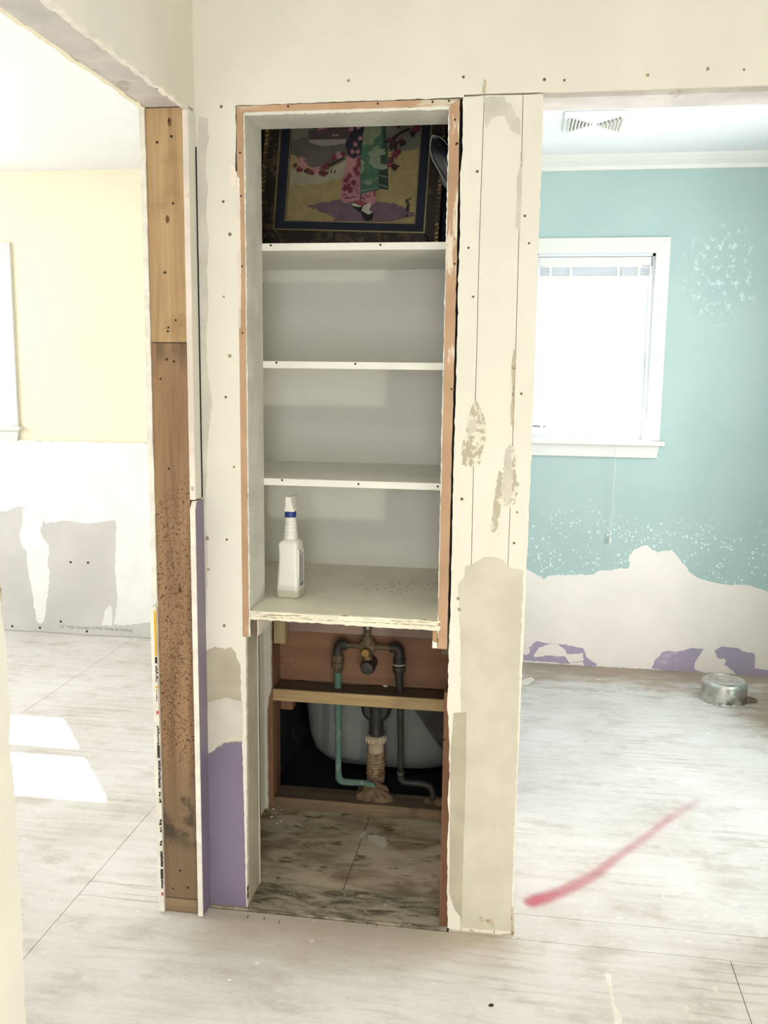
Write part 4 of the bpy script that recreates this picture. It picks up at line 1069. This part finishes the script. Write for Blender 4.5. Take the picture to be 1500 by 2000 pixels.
A('painted_slope', 'art_slope', [(-0.1884,0.316),(-0.1534,0.3265),(-0.1317,0.3354),(-0.0804,0.3416),(-0.0066,0.3365),(-0.0144,0.2818),(-0.0595,0.2553),(-0.073,0.2377),(-0.1146,0.24),(-0.1453,0.2541),(-0.1722,0.277),(-0.1858,0.2797)], jag=0.001, seed=2)
A('painted_meadow', 'art_pale', [(-0.1827,0.2362),(-0.1313,0.2253),(-0.0726,0.232),(-0.0163,0.2673),(-0.0244,0.2168),(-0.0996,0.1969),(-0.1794,0.1897)], jag=0.001, seed=3)
A('painted_wall', 'art_wall', [(-0.1337,0.3209),(-0.0261,0.3234),(-0.0283,0.3118),(-0.0558,0.3072),(-0.0953,0.3025),(-0.1317,0.3137)])
A('painted_roof', 'art_roof', [(-0.1398,0.344),(-0.1224,0.35),(-0.1148,0.3674),(-0.0532,0.3736),(0.0058,0.3682),(-0.007,0.3423),(-0.0235,0.3277),(-0.0497,0.3246),(-0.1293,0.3224)])
A('painted_roof', 'art_pink', [(-0.1135,0.35),(-0.1033,0.3733),(-0.0679,0.3735),(-0.0785,0.3561),(-0.1074,0.3472)])
A('painted_window', 'art_wall', [(-0.0668,0.3374),(-0.0595,0.3375),(-0.0591,0.3317),(-0.0664,0.3317)])
A('painted_window', 'art_wall', [(-0.0565,0.3375),(-0.0492,0.3376),(-0.0488,0.3318),(-0.0561,0.3318)])
def leaf(px, py, r, mat, rot=0.0):
    base = [px, py]
    u, v = px, py
    pts = []
    for k in range(14):
        rad = r * (0.86, 1.0, 0.7)[(k // 2) % 3] if k % 2 == 0 else r * 0.42
        a = rot + k * PI / 7
        pts.append((u + rad * math.cos(a), v + rad * math.sin(a)))
    A('maple_leaf', mat, pts)
for i, (u, v) in enumerate([(-0.1686,0.248),(-0.1559,0.2366),(-0.1448,0.2483),(-0.1319,0.234),(-0.1197,0.2284),(-0.1054,0.2358),(-0.093,0.2288),(-0.0823,0.2434),(-0.1518,0.2627),(-0.074,0.2522),(-0.0576,0.2697),(-0.0435,0.2785),(-0.032,0.2816),(-0.084,0.226)]):
    leaf(u, v, 0.011 + 0.003 * (i % 3), ('art_leaf', 'art_crimson', 'art_pink')[i % 3], i * 0.7)
A('branch', 'art_branch', [(-0.0738,0.2493),(-0.0284,0.273),(-0.0267,0.2687),(-0.0705,0.2436)])
for i, (x0, x1) in enumerate(zip(range(580, 604, 5), range(582, 606, 5))):
    pass
m = MB()
def stroke(pts, w=0.0009):
    for (a, b) in zip(pts, pts[1:]):
        L = math.hypot(b[0] - a[0], b[1] - a[1]) or 1e-6
        nx, ny = -(b[1] - a[1]) / L * w, (b[0] - a[0]) / L * w
        m.prism([(a[0] + nx, a[1] + ny), (b[0] + nx, b[1] + ny), (b[0] - nx, b[1] - ny), (a[0] - nx, a[1] - ny)], 'Z', -0.0043, 0.0012)
for p in ([(-0.1597,0.2278),(-0.162,0.2379)], [(-0.1493,0.228),(-0.1472,0.2396)], [(-0.1403,0.2266),(-0.1366,0.2368)], [(-0.1327,0.2239),(-0.1289,0.2326)], [(-0.0832,0.2159),(-0.0856,0.2289)], [(-0.0748,0.2218),(-0.0725,0.2305)], [(-0.0633,0.2263),(-0.0612,0.2379)], [(-0.0545,0.2265),(-0.0492,0.2352)]):
    stroke(p, 0.0008)
tag(m.build('grass_strokes', 'art_branch', art, local=True), kind='stuff')
# ground shade
A('ground_shade', 'art_mauve', [(-0.1247,0.1327),(-0.0869,0.1422),(-0.0374,0.1518),(0.0067,0.1498),(0.0796,0.1483),(0.1233,0.1435),(0.1529,0.1327),(0.1681,0.1216),(0.1944,0.1136),(0.1547,0.107),(0.1266,0.0978),(0.0766,0.0881),(0.026,0.0841),(-0.021,0.0859),(-0.0478,0.091),(-0.0413,0.1027),(-0.064,0.1109),(-0.0943,0.1218)], jag=0.0025, step=0.005, seed=4)
# kimono
A('kimono_skirt', 'art_pink', [(-0.0188,0.2817),(-0.0025,0.279),(0.0213,0.2736),(0.0271,0.1502),(0.0125,0.1499),(-0.0191,0.1421),(-0.0318,0.1548),(-0.0288,0.1952),(-0.023,0.2385)])
A('kimono_skirt', 'art_pink', [(0.0253,0.176),(0.06,0.1795),(0.0676,0.1739),(0.0722,0.151),(0.0601,0.1365),(0.0288,0.1473)])
A('kimono_sash', 'art_navy', [(-0.0282,0.3104),(-0.0154,0.3364),(-0.0059,0.3682),(0.0229,0.3741),(0.0232,0.3282),(0.0236,0.2822),(-0.0017,0.2675),(-0.0169,0.276)])
for i, (u, v) in enumerate([(-0.0134,0.3508),(0.0066,0.3567),(0.0013,0.3078),(0.0147,0.3252),(0.01,0.2878),(-0.006,0.2876)]):
    leaf(u, v, 0.0105, 'art_pink', i)
A('kimono_lining', 'art_red', [(0.0067,0.1498),(0.0271,0.1502),(0.0599,0.1393),(0.0547,0.1306),(0.0281,0.1358)])
A('kimono_lining', 'art_red', [(0.0614,0.1795),(0.0672,0.1796),(0.0684,0.1624),(0.0641,0.1623)])
for i, (u, v) in enumerate([(-0.0179,0.2069),(-0.0099,0.2185),(-0.0108,0.1897),(0.003,0.2015),(0.0062,0.2389),(0.0142,0.2505),(0.0129,0.2275),(0.0161,0.2649),(-0.0192,0.1838),(-0.0041,0.1783)]):
    leaf(u, v, 0.0125, 'art_crimson', i * 0.9)
A('obi_panel', 'art_dkgreen', [(0.0609,0.3715),(0.081,0.3745),(0.0947,0.2831),(0.1032,0.1831),(0.0695,0.1882),(0.0643,0.2827)])
A('obi_panel', 'art_green', [(0.0229,0.3741),(0.075,0.3773),(0.0796,0.3115),(0.074,0.2685),(0.0741,0.2255),(0.0772,0.1826),(0.0515,0.1764),(0.0244,0.1673),(0.0208,0.2391),(0.0196,0.2965)])
for poly in ([(0.0233,0.3684),(0.0667,0.3715),(0.072,0.3372),(0.0556,0.3227),(0.051,0.3055),(0.0363,0.3082),(0.0222,0.3023)], [(0.0517,0.2969),(0.0656,0.3056),(0.0751,0.2943),(0.076,0.2399),(0.0615,0.2397),(0.0429,0.2566),(0.0475,0.2739),(0.0381,0.2824)], [(0.0204,0.2649),(0.0312,0.2565),(0.0302,0.2306),(0.022,0.2219)], [(0.0697,0.2885),(0.0864,0.2973),(0.0904,0.283),(0.0734,0.2771)], [(0.0752,0.2513),(0.0953,0.2545),(0.0963,0.2402),(0.0762,0.237)]):
    A('lace_motif', 'art_lace', poly, jag=0.0022, step=0.005, seed=len(poly))
for y0 in (347, 350, 367, 370):
    pass
A('obi_stripe', 'art_lace', [(0.0232,0.2047),(0.0748,0.2155),(0.075,0.2127),(0.0234,0.2018)])
A('obi_stripe', 'art_lace', [(0.0236,0.1989),(0.0752,0.2098),(0.0753,0.2084),(0.0239,0.1961)])
A('obi_stripe', 'art_lace', [(0.0252,0.1774),(0.0768,0.1884),(0.0769,0.1869),(0.0254,0.1745)])
A('obi_stripe', 'art_lace', [(0.0758,0.2227),(0.0993,0.2173),(0.0995,0.2145),(0.076,0.2198)])
A('obi_stripe', 'art_lace', [(0.0776,0.197),(0.1013,0.1902),(0.1015,0.1874),(0.0778,0.1941)])
A('lace_motif', 'art_lace', [(0.0335,0.2034),(0.0405,0.2078),(0.048,0.2051),(0.0565,0.2081),(0.0586,0.1995),(0.0502,0.1936),(0.0414,0.1949)], jag=0.001, step=0.004, seed=9)
m = MB()
for p in ([(-0.0219,0.1607),(-0.0209,0.1665),(-0.0151,0.1681),(-0.0117,0.1609),(-0.0171,0.1551),(0.0117,0.1614)], [(-0.01,0.1782),(-0.0077,0.1869),(0.0042,0.1842),(0.0132,0.1815),(0.0199,0.1701)], [(0.0009,0.1899),(0.0034,0.1957)], [(0.0083,0.1886),(0.0107,0.1958)], [(0.0157,0.1873),(0.0181,0.1945)], [(0.0275,0.1645),(0.0295,0.1574),(0.0412,0.1576)], [(0.039,0.1676),(0.0468,0.1606),(0.0552,0.165)], [(0.0184,0.2735),(0.0273,0.1473)]):
    stroke(p, 0.0009)
tag(m.build('hem_strokes', 'art_crimson', art, local=True), kind='stuff')
A('sandal', 'art_black', [(0.0018,0.1367),(0.0312,0.133),(0.0393,0.1217),(0.0264,0.1186),(0.0142,0.1269)])
A('sandal', 'art_black', [(0.0291,0.1215),(0.0659,0.1165),(0.0642,0.0993),(0.0515,0.0933),(0.0395,0.0987)])
A('sock', 'art_sock', [(0.0016,0.1396),(0.0102,0.1412),(0.0342,0.1331),(0.0226,0.1314),(0.0078,0.134)])
A('sock', 'art_sock', [(0.0383,0.136),(0.0566,0.145),(0.0587,0.1364),(0.0538,0.1234),(0.0643,0.1179),(0.0532,0.1105),(0.0321,0.1216)])
A('branch', 'art_branch', [(0.085,0.3173),(0.102,0.3232),(0.121,0.3405),(0.1516,0.355),(0.1519,0.3507),(0.1241,0.3362),(0.1106,0.3233),(0.1201,0.3119),(0.1188,0.2891),(0.1137,0.2804),(0.1139,0.2976),(0.1142,0.3133),(0.1023,0.3189),(0.0854,0.3116)])
for i, (u, v) in enumerate([(0.0993,0.3203),(0.1063,0.3032),(0.1246,0.2891),(0.1313,0.3163),(0.1345,0.3121),(0.1165,0.2805),(0.106,0.266),(0.1161,0.2462),(0.1041,0.2517),(0.1663,0.3494),(0.1614,0.338),(0.1745,0.3552),(0.1222,0.3633),(0.1362,0.3691)]):
    leaf(u, v, 0.011 + 0.003 * (i % 2), ('art_leaf', 'art_branch', 'art_crimson')[i % 3], i * 0.8)
# signature strokes (katakana)
m = MB()
for p in ([(0.1554,0.1584),(0.1562,0.147),(0.1647,0.1486)], [(0.1558,0.1527),(0.1628,0.1557)], [(0.1639,0.16),(0.1656,0.1571)], [(0.1667,0.1614),(0.1683,0.1586)],
          [(0.1565,0.1427),(0.1581,0.1399)], [(0.1607,0.1442),(0.1624,0.1414)], [(0.1665,0.1443),(0.164,0.1386),(0.1584,0.1356)],
          [(0.1559,0.1313),(0.1657,0.1343)], [(0.1548,0.1256),(0.1676,0.1287)], [(0.1599,0.1356),(0.1638,0.1215)],
          [(0.1612,0.1172),(0.1616,0.1115)], [(0.1588,0.11),(0.166,0.1101)]):
    stroke(p, 0.0010)
tag(m.build('signature', 'art_black', art, local=True), kind='stuff')

# black glossy pouch hanging at the right of the picture
vb_ = thing('black_vinyl_pouch', (-0.17, 0.30, 1.706), 'black glossy pointed pouch with pale piping beside the framed picture', 'bag')
def bag_pts(pl, y): return [(x, y, z) for x, z in pl]
o1 = [(-0.2173,1.984),(-0.1978,1.979),(-0.1819,1.964),(-0.1659,1.939),(-0.1445,1.907),(-0.1427,1.833),(-0.1663,1.842),(-0.1852,1.875),(-0.2027,1.903),(-0.2161,1.925),(-0.2231,1.95),(-0.2222,1.97)]
cxp = sum(p[0] for p in o1) / len(o1); czp = sum(p[1] for p in o1) / len(o1)
def inset(pl, k): return [(cxp + (x - cxp) * k, czp + (z - czp) * k) for x, z in pl]
MB().loft([bag_pts(inset(o1, 0.35), 0.262), bag_pts(inset(o1, 0.75), 0.266), bag_pts(o1, 0.280), bag_pts(inset(o1, 0.8), 0.296), bag_pts(inset(o1, 0.4), 0.300)]).build('body', 'vinyl', vb_, smooth=True)
MB().tube([(x, 0.279, z) for x, z in o1[:4]], 0.0013, 6).build('piping', 'vinyl_edge', vb_)
MB().tube([(x, 0.279, z) for x, z in ([o1[0]] + o1[:5:-1])], 0.0013, 6).build('piping', 'vinyl_edge', vb_)
fold = [(-0.214,1.978),(-0.2008,1.96),(-0.185,1.94),(-0.1664,1.915)]
MB().tube([(x, 0.262 + 0.012 * abs(1 - i / 1.5), z) for i, (x, z) in enumerate(fold)], 0.0010, 6).build('piping', 'vinyl_edge', vb_)
fold = [(-0.2147,1.98),(-0.1938,1.966),(-0.1753,1.946),(-0.1621,1.929)]
MB().tube([(x, 0.268 + 0.008 * abs(1 - i / 1.5), z) for i, (x, z) in enumerate(fold)], 0.0010, 6).build('piping', 'vinyl_edge', vb_)
MB().prism([(-0.2032,1.899),(-0.1871,1.879),(-0.1654,1.846),(-0.1438,1.818),(-0.1432,1.792),(-0.1679,1.843),(-0.1894,1.866)], 'Y', 0.298, 0.304).build('hanging_flap', 'vinyl', vb_)
bx('strap', 'vinyl', vb_, -0.150, -0.142, 0.27, 0.30, 1.706, 2.0)

# ================================================================== SPRAY BOTTLE
bt = thing('spray_bottle', (-0.5605, 0.170, 0.8032), 'white spray bottle with a dark blue collar on the plywood shelf', 'bottle')
bt.rotation_euler = (0, 0, math.radians(-5))
def rrect(hx, hy, r, z, n=5):
    pts = []
    for (sx, sy, a0) in ((1, 1, 0), (-1, 1, PI / 2), (-1, -1, PI), (1, -1, 1.5 * PI)):
        for i in range(n + 1):
            a = a0 + (PI / 2) * i / n
            pts.append((sx * (hx - r) + r * math.cos(a), sy * (hy - r) + r * math.sin(a), z))
    return pts
MB().loft([rrect(0.0275, 0.0275, 0.009, 0.0), rrect(0.0305, 0.0305, 0.010, 0.003), rrect(0.0308, 0.0308, 0.010, 0.0215)]).build('base_section', 'bottle_low', bt, local=True, smooth=True)
MB().loft([rrect(0.0308, 0.0308, 0.010, 0.0215), rrect(0.0290, 0.0290, 0.010, 0.050), rrect(0.0270, 0.0270, 0.010, 0.090), rrect(0.0262, 0.0262, 0.010, 0.118), rrect(0.0272, 0.0272, 0.010, 0.138), rrect(0.0270, 0.0270, 0.011, 0.143), rrect(0.0235, 0.0235, 0.012, 0.1500), rrect(0.0195, 0.0195, 0.0185, 0.1545)]).build('body', 'bottle', bt, local=True, smooth=True)
prof = [(0.0190, 0.152)]
for k in range(6):
    z0 = 0.155 + k * 0.0095
    rr_ = 0.0192 - k * 0.00085
    prof += [(rr_ - 0.0012, z0), (rr_, z0 + 0.002), (rr_, z0 + 0.007), (rr_ - 0.0012, z0 + 0.009)]
prof += [(0.0138, 0.216)]
MB().lathe(prof, 24).build('ribbed_neck', 'bottle', bt, local=True, smooth=False)
bx('neck_seam', 'bottle', bt, -0.0022, 0.0022, -0.0192, -0.0165, 0.155, 0.200, local=True, bevel=0.0008)
MB().lathe([(0.0148, 0.212), (0.0150, 0.2135), (0.0146, 0.2275), (0.0140, 0.2285)], 28).build('collar', 'blue_cap', bt, local=True, smooth=True)
hd_ = MB()
hd_.loft([rrect(0.0140, 0.0150, 0.006, 0.2275), rrect(0.0145, 0.0160, 0.006, 0.2330), rrect(0.0105, 0.0175, 0.005, 0.2410), rrect(0.0088, 0.0210, 0.004, 0.2550), rrect(0.0085, 0.0225, 0.004, 0.2640), rrect(0.0070, 0.0210, 0.003, 0.2670)])
hdo = hd_.build('sprayer_head', 'bottle', bt, local=True, smooth=True)
MB().lathe([(0.0065, 0.020), (0.0075, 0.022), (0.0075, 0.034), (0.0060, 0.036)], 14, (0, 0, 0.2600), 'Y').build('nozzle', 'bottle', hdo, local=True, smooth=True)
MB().prism([(0.016, 0.250), (0.022, 0.250), (0.030, 0.222), (0.028, 0.212), (0.024, 0.214), (0.020, 0.236)], 'X', -0.004, 0.004).build('trigger', 'bottle', hdo, local=True, bevel=0.001)
lb = bx('side_label', 'bottle', bt, 0.0262, 0.0300, -0.020, 0.020, 0.030, 0.128, local=True)
m = MB()
for k in range(22):
    z0 = 0.044 + k * 0.0034
    m.box(0.0298, 0.0304, -0.018, -0.018 + rr.uniform(0.024, 0.034), z0, z0 + 0.0015)
m.box(0.0298, 0.0304, -0.016, -0.004, 0.121, 0.123)
m.box(0.0298, 0.0304, -0.016, -0.006, 0.1245, 0.1265)
tag(m.build('label_print', 'print_grey', lb, local=True), kind='stuff')
bx('label_block', 'print_blue', lb, 0.0298, 0.0305, -0.014, 0.012, 0.031, 0.041, local=True)

# ================================================================== POT ON THE BATHROOM FLOOR
pt = thing('upturned_pot', (0.926, 1.888, 0.0), 'shiny stainless steel pot standing upside down on the bathroom floor', 'pot')
MB().lathe([(0.0985, 0.000), (0.1000, 0.002), (0.0985, 0.005), (0.0960, 0.006), (0.0955, 0.072), (0.0925, 0.081), (0.0850, 0.0875), (0.0780, 0.0890), (0.0700, 0.0890), (0.0690, 0.0875), (0.0640, 0.0875), (0.0630, 0.0885), (0.0, 0.0885)], 48, closed_top=False).build('pot_body', 'steel', pt, local=True, smooth=True)
MB().lathe([(0.062, 0.0880), (0.060, 0.0898), (0.020, 0.0894), (0.0, 0.0894)], 36, closed_top=False).build('base_disc', 'steel', pt, local=True, smooth=True)
MB().prism([(0.080, -0.030), (0.105, -0.036), (0.132, -0.026), (0.142, -0.004), (0.134, 0.022), (0.108, 0.034), (0.080, 0.030)], 'Z', 0.002, 0.008).build('lug_handle', 'brass_dull', pt, local=True, bevel=0.002)
MB().prism([(-0.080, -0.030), (-0.098, -0.026), (-0.103, -0.004), (-0.098, 0.022), (-0.080, 0.030)], 'Z', 0.002, 0.008).build('lug_handle', 'steel', pt, local=True, bevel=0.002)
MB().lathe([(0.005, -0.004), (0.0055, 0.0), (0.003, 0.004)], 10, (-0.034, -0.099, 0.010), 'Y').build('rivet', 'chrome_dull', pt, local=True, smooth=True)

# ================================================================== CEILING VENT
cv = thing('ceiling_vent', (0.257, 1.62, H), 'square white air vent with bow-tie louvres in the bathroom ceiling', 'vent')
bx('face_plate', 'white_ceiling', cv, 0.140, 0.374, 1.488, 1.772, H - 0.010, H - 0.0005, bevel=0.003)
for s_ in (-1, 1):
    for k in range(7):
        x = 0.257 + s_ * (0.0165 + 0.0128 * k)
        hl_ = 0.010 + 0.0145 * k
        MB().prism([(x - 0.0032 * 1, H - 0.0115), (x + 0.0032, H - 0.0115), (x + 0.0032 + s_ * 0.006, H - 0.020), (x - 0.0008 + s_ * 0.006, H - 0.020)], 'Y', 1.645 - hl_, 1.645 + hl_).build('louvre', 'cream_grey', cv)
        bx('slot', 'print_grey', cv, x - s_ * 0.0062 - 0.0013, x - s_ * 0.0062 + 0.0013, 1.645 - hl_, 1.645 + hl_, H - 0.0112, H - 0.0100)

# ================================================================== RED SPRAY LINE ON THE FLOOR
def make_spray():
    n = NT('red_spray_paint')
    at = n.nd('ShaderNodeAttribute', attribute_name='paint_amount').outputs['Fac']
    p = n.pos()
    grain = n.noise(p, 160, 4, 0.7)
    f = n.math('MULTIPLY', at, n.rng(n.math('ADD', n.math('MULTIPLY', grain, 0.8), at), 0.35, 0.95), True)
    n.put(n.b.inputs['Alpha'], n.math('MULTIPLY', f, 0.70))
    return n.done(n.mix(at, lin((224, 140, 150)), lin((204, 84, 104))), 0.7, 0, 0.2)
M['spray'] = make_spray()
line = [(0.0957,0.1535),(0.1147,0.1715),(0.149,0.1974),(0.184,0.2263),(0.2201,0.2662),(0.2722,0.3234),(0.3205,0.3988),(0.3708,0.472),(0.4227,0.5423),(0.4692,0.6145),(0.5178,0.69),(0.5665,0.7544),(0.6076,0.8123),(0.6423,0.8556)]
wid = [0.020, 0.024, 0.022, 0.021, 0.022, 0.020, 0.018, 0.017, 0.017, 0.016, 0.018, 0.020, 0.020, 0.019]
den = [0.95, 1.0, 0.85, 0.72, 0.66, 0.60, 0.55, 0.50, 0.48, 0.46, 0.50, 0.40, 0.36, 0.30]
bm = bmesh.new()
lay = bm.verts.layers.float.new('paint_amount')
rows = []
n_ = len(line)
ext = [(line[0][0] - (line[1][0] - line[0][0]) * 1.1, line[0][1] - (line[1][1] - line[0][1]) * 1.1)] + line + [(line[-1][0] + (line[-1][0] - line[-2][0]) * 0.9, line[-1][1] + (line[-1][1] - line[-2][1]) * 0.9)]
for i, (x, y) in enumerate(ext):
    a, b = ext[max(i - 1, 0)], ext[min(i + 1, len(ext) - 1)]
    L = math.hypot(b[0] - a[0], b[1] - a[1])
    nx, ny = -(b[1] - a[1]) / L, (b[0] - a[0]) / L
    end = i in (0, len(ext) - 1)
    ww = wid[min(max(i - 1, 0), n_ - 1)] * 2.3
    dd = 0.0 if end else den[i - 1]
    row = []
    for k in range(9):
        t_ = (k - 4) / 4
        v = bm.verts.new((x + nx * ww * t_, y + ny * ww * t_, 0.0007))
        v[lay] = dd * math.exp(-3.2 * t_ * t_) * (1 - t_ ** 4)
        row.append(v)
    rows.append(row)
for a, b in zip(rows, rows[1:]):
    for k in range(8):
        bm.faces.new((a[k], a[k + 1], b[k + 1], b[k]))
mm = MB(); mm.bm.free(); mm.bm = bm
tag(mm.build('spray_paint_line', 'spray'), 'faded red spray paint line across the bathroom floor', 'paint mark')

# paint drips and plaster crumbs on the floor
def splash(poly, mat='gypsum_white', seed=1, jag=0.002, z=0.0006):
    return plate('paint_drip', mat, floor, 'Z', jagged(poly, jag, 0.008, seed), -0.0005, z)
splash([(0.2663,-0.1221),(0.2742,-0.1113),(0.2821,-0.1156),(0.2815,-0.164),(0.28,-0.2088),(0.2887,-0.2365),(0.2956,-0.2572),(0.2904,-0.2892),(0.2748,-0.2951),(0.2767,-0.2604),(0.2751,-0.2269),(0.2738,-0.1744),(0.2697,-0.1384)], seed=1)
splash([(0.2801,-0.0968),(0.2971,-0.092),(0.2952,-0.1),(0.2796,-0.1027)], seed=2)
splash([(0.3408,-0.1131),(0.3463,-0.1159),(0.3425,-0.1297),(0.3396,-0.1246)], seed=3, jag=0.001)
splash([(0.4296,-0.2057),(0.4397,-0.1971),(0.4449,-0.2065),(0.4404,-0.2208),(0.4308,-0.2191)], seed=4, jag=0.001)
splash([(0.5117,-0.1173),(0.5215,-0.1138),(0.5248,-0.126),(0.5169,-0.1382),(0.5101,-0.1322)], seed=5, jag=0.001)
splash([(-0.3956,0.4355),(-0.3676,0.4468),(-0.3386,0.4329),(-0.324,0.398),(-0.3294,0.3726),(-0.3531,0.3867),(-0.3813,0.4065)], 'compound_grey', 6, 0.003)
splash([(-0.4201,0.4311),(-0.4042,0.4662),(-0.3978,0.4479),(-0.4076,0.4143)], 'compound_grey', 7, 0.001)
splash([(0.0556,1.964),(0.0973,2.03),(0.1158,1.99),(0.0835,1.912),(0.0561,1.907)], seed=8)

def chip(c, s_, seed, label, mat='chip', name='plaster_chip', cat='chip', group='plaster chips'):
    r3 = random.Random(seed)
    pts = [(s_ * r3.uniform(0.6, 1.1) * math.cos(k), s_ * 0.7 * r3.uniform(0.6, 1.1) * math.sin(k)) for k in (0, 0.9, 1.9, 2.8, 3.9, 5.1)]
    o = MB().loft([[(x, y, 0) for x, y in pts], [(x * 0.75 + 0.001, y * 0.7, s_ * 0.45) for x, y in pts]]).build(name, mat)
    o.location = c
    return tag(o, label, cat, group)
c_ = ([(-0.374,0.6427)])[0]
chip((c_[0], c_[1], 0.4012), 0.012, 1, 'white plaster chip lying on the timber block behind the black pipe')
c_ = ([(-0.5927,-0.2843)])[0]
chip((c_[0], c_[1], 0.0003), 0.006, 2, 'white plaster crumb on the hall floor in front of the lilac wall')
for i, q in enumerate([(-0.6932,0.5871),(-0.7193,0.6268),(-0.7566,0.5577),(-0.7392,0.5147),(-0.6757,0.4778),(-0.7113,0.4988),(-0.6832,0.463)]):
    chip((q[0], min(q[1], 0.552), 0.0003), 0.004 + 0.001 * (i % 3), 10 + i, 'tiny white plaster crumb in the dark closet corner', group='closet corner crumbs')
c_ = ([(0.0084,-0.2707)])[0]
o = chip((c_[0], c_[1], 0.0003), 0.007, 30, 'small dark wood splinter on the hall floor', 'hole', 'wood_splinter', 'splinter', None)
for i, q in enumerate([(-0.6226,-0.0422),(-0.5794,-0.0415),(-0.5378,-0.0502),(-0.3156,-0.0184),(-0.2914,-0.021),(-0.2266,-0.0053),(-0.1793,-0.006)]):
    o = MB().tube([(0, 0, 0), (0.001, -0.004, 0.009), (0.004, -0.006, 0.012)], 0.0008, 5).build('bent_nail', 'hole')
    o.location = (q[0], q[1], 0.0)
    tag(o, 'tiny bent nail left in the floor along the closet threshold', 'nail', 'nails along the closet threshold')

# ================================================================== WORK LIGHT (stands beside the photographer, out of the picture)
wk = thing('work_light', (0.575, -1.95, -0.0), 'yellow portable work light on a floor stand behind the viewer', 'lamp')
MB().box(-0.10, 0.10, -0.012, 0.012, 0, 0.02).box(-0.10, -0.08, -0.09, 0.09, 0, 0.02).box(0.08, 0.10, -0.09, 0.09, 0, 0.02).build('stand', 'lamp_yellow', wk, local=True, bevel=0.004)
MB().tube([(-0.085, 0, 0.02), (-0.085, 0, 0.34)], 0.008, 8).build('upright', 'lamp_yellow', wk, local=True)
MB().tube([(0.085, 0, 0.02), (0.085, 0, 0.34)], 0.008, 8).build('upright', 'lamp_yellow', wk, local=True)
hs = MB().box(-0.075, 0.075, -0.05, 0.0, 0.28, 0.40).build('housing', 'lamp_black', wk, local=True, bevel=0.006)
ld = bpy.data.lights.new('work_light_bulb', 'AREA')
ld.shape = 'RECTANGLE'
ld.size, ld.size_y = 0.10, 0.07
ld.energy = 12.5
ld.color = (1.0, 0.95, 0.84)
lob = bpy.data.objects.new('bulb', ld)
COL.objects.link(lob)
lob.parent = wk
lob.location = (0, 0.012, 0.34)
lob.rotation_euler = Vector((-0.42, 1.0, 0.18)).to_track_quat('-Z', 'Z').to_euler()

# ================================================================== ADDED HALL FILL LIGHT (unseen, lifts the closet shelf tops)
hc = thing('added_fill_light', (-0.10, -2.3, H), 'round ceiling light added unseen above the viewer to brighten the closet shelves', 'lamp')
MB().lathe([(0.20, -0.001), (0.20, -0.025), (0.17, -0.030)], 32).build('base_ring', 'trim_white', hc, local=True, smooth=True)
hl2 = bpy.data.lights.new('hall_fill', 'AREA')
hl2.shape = 'DISK'
hl2.size = 0.34
hl2.energy = 9.0
hl2.color = (1.0, 0.97, 0.90)
hlo = bpy.data.objects.new('fill_disk', hl2)
COL.objects.link(hlo)
hlo.parent = hc
hlo.location = (0, 0, -0.034)
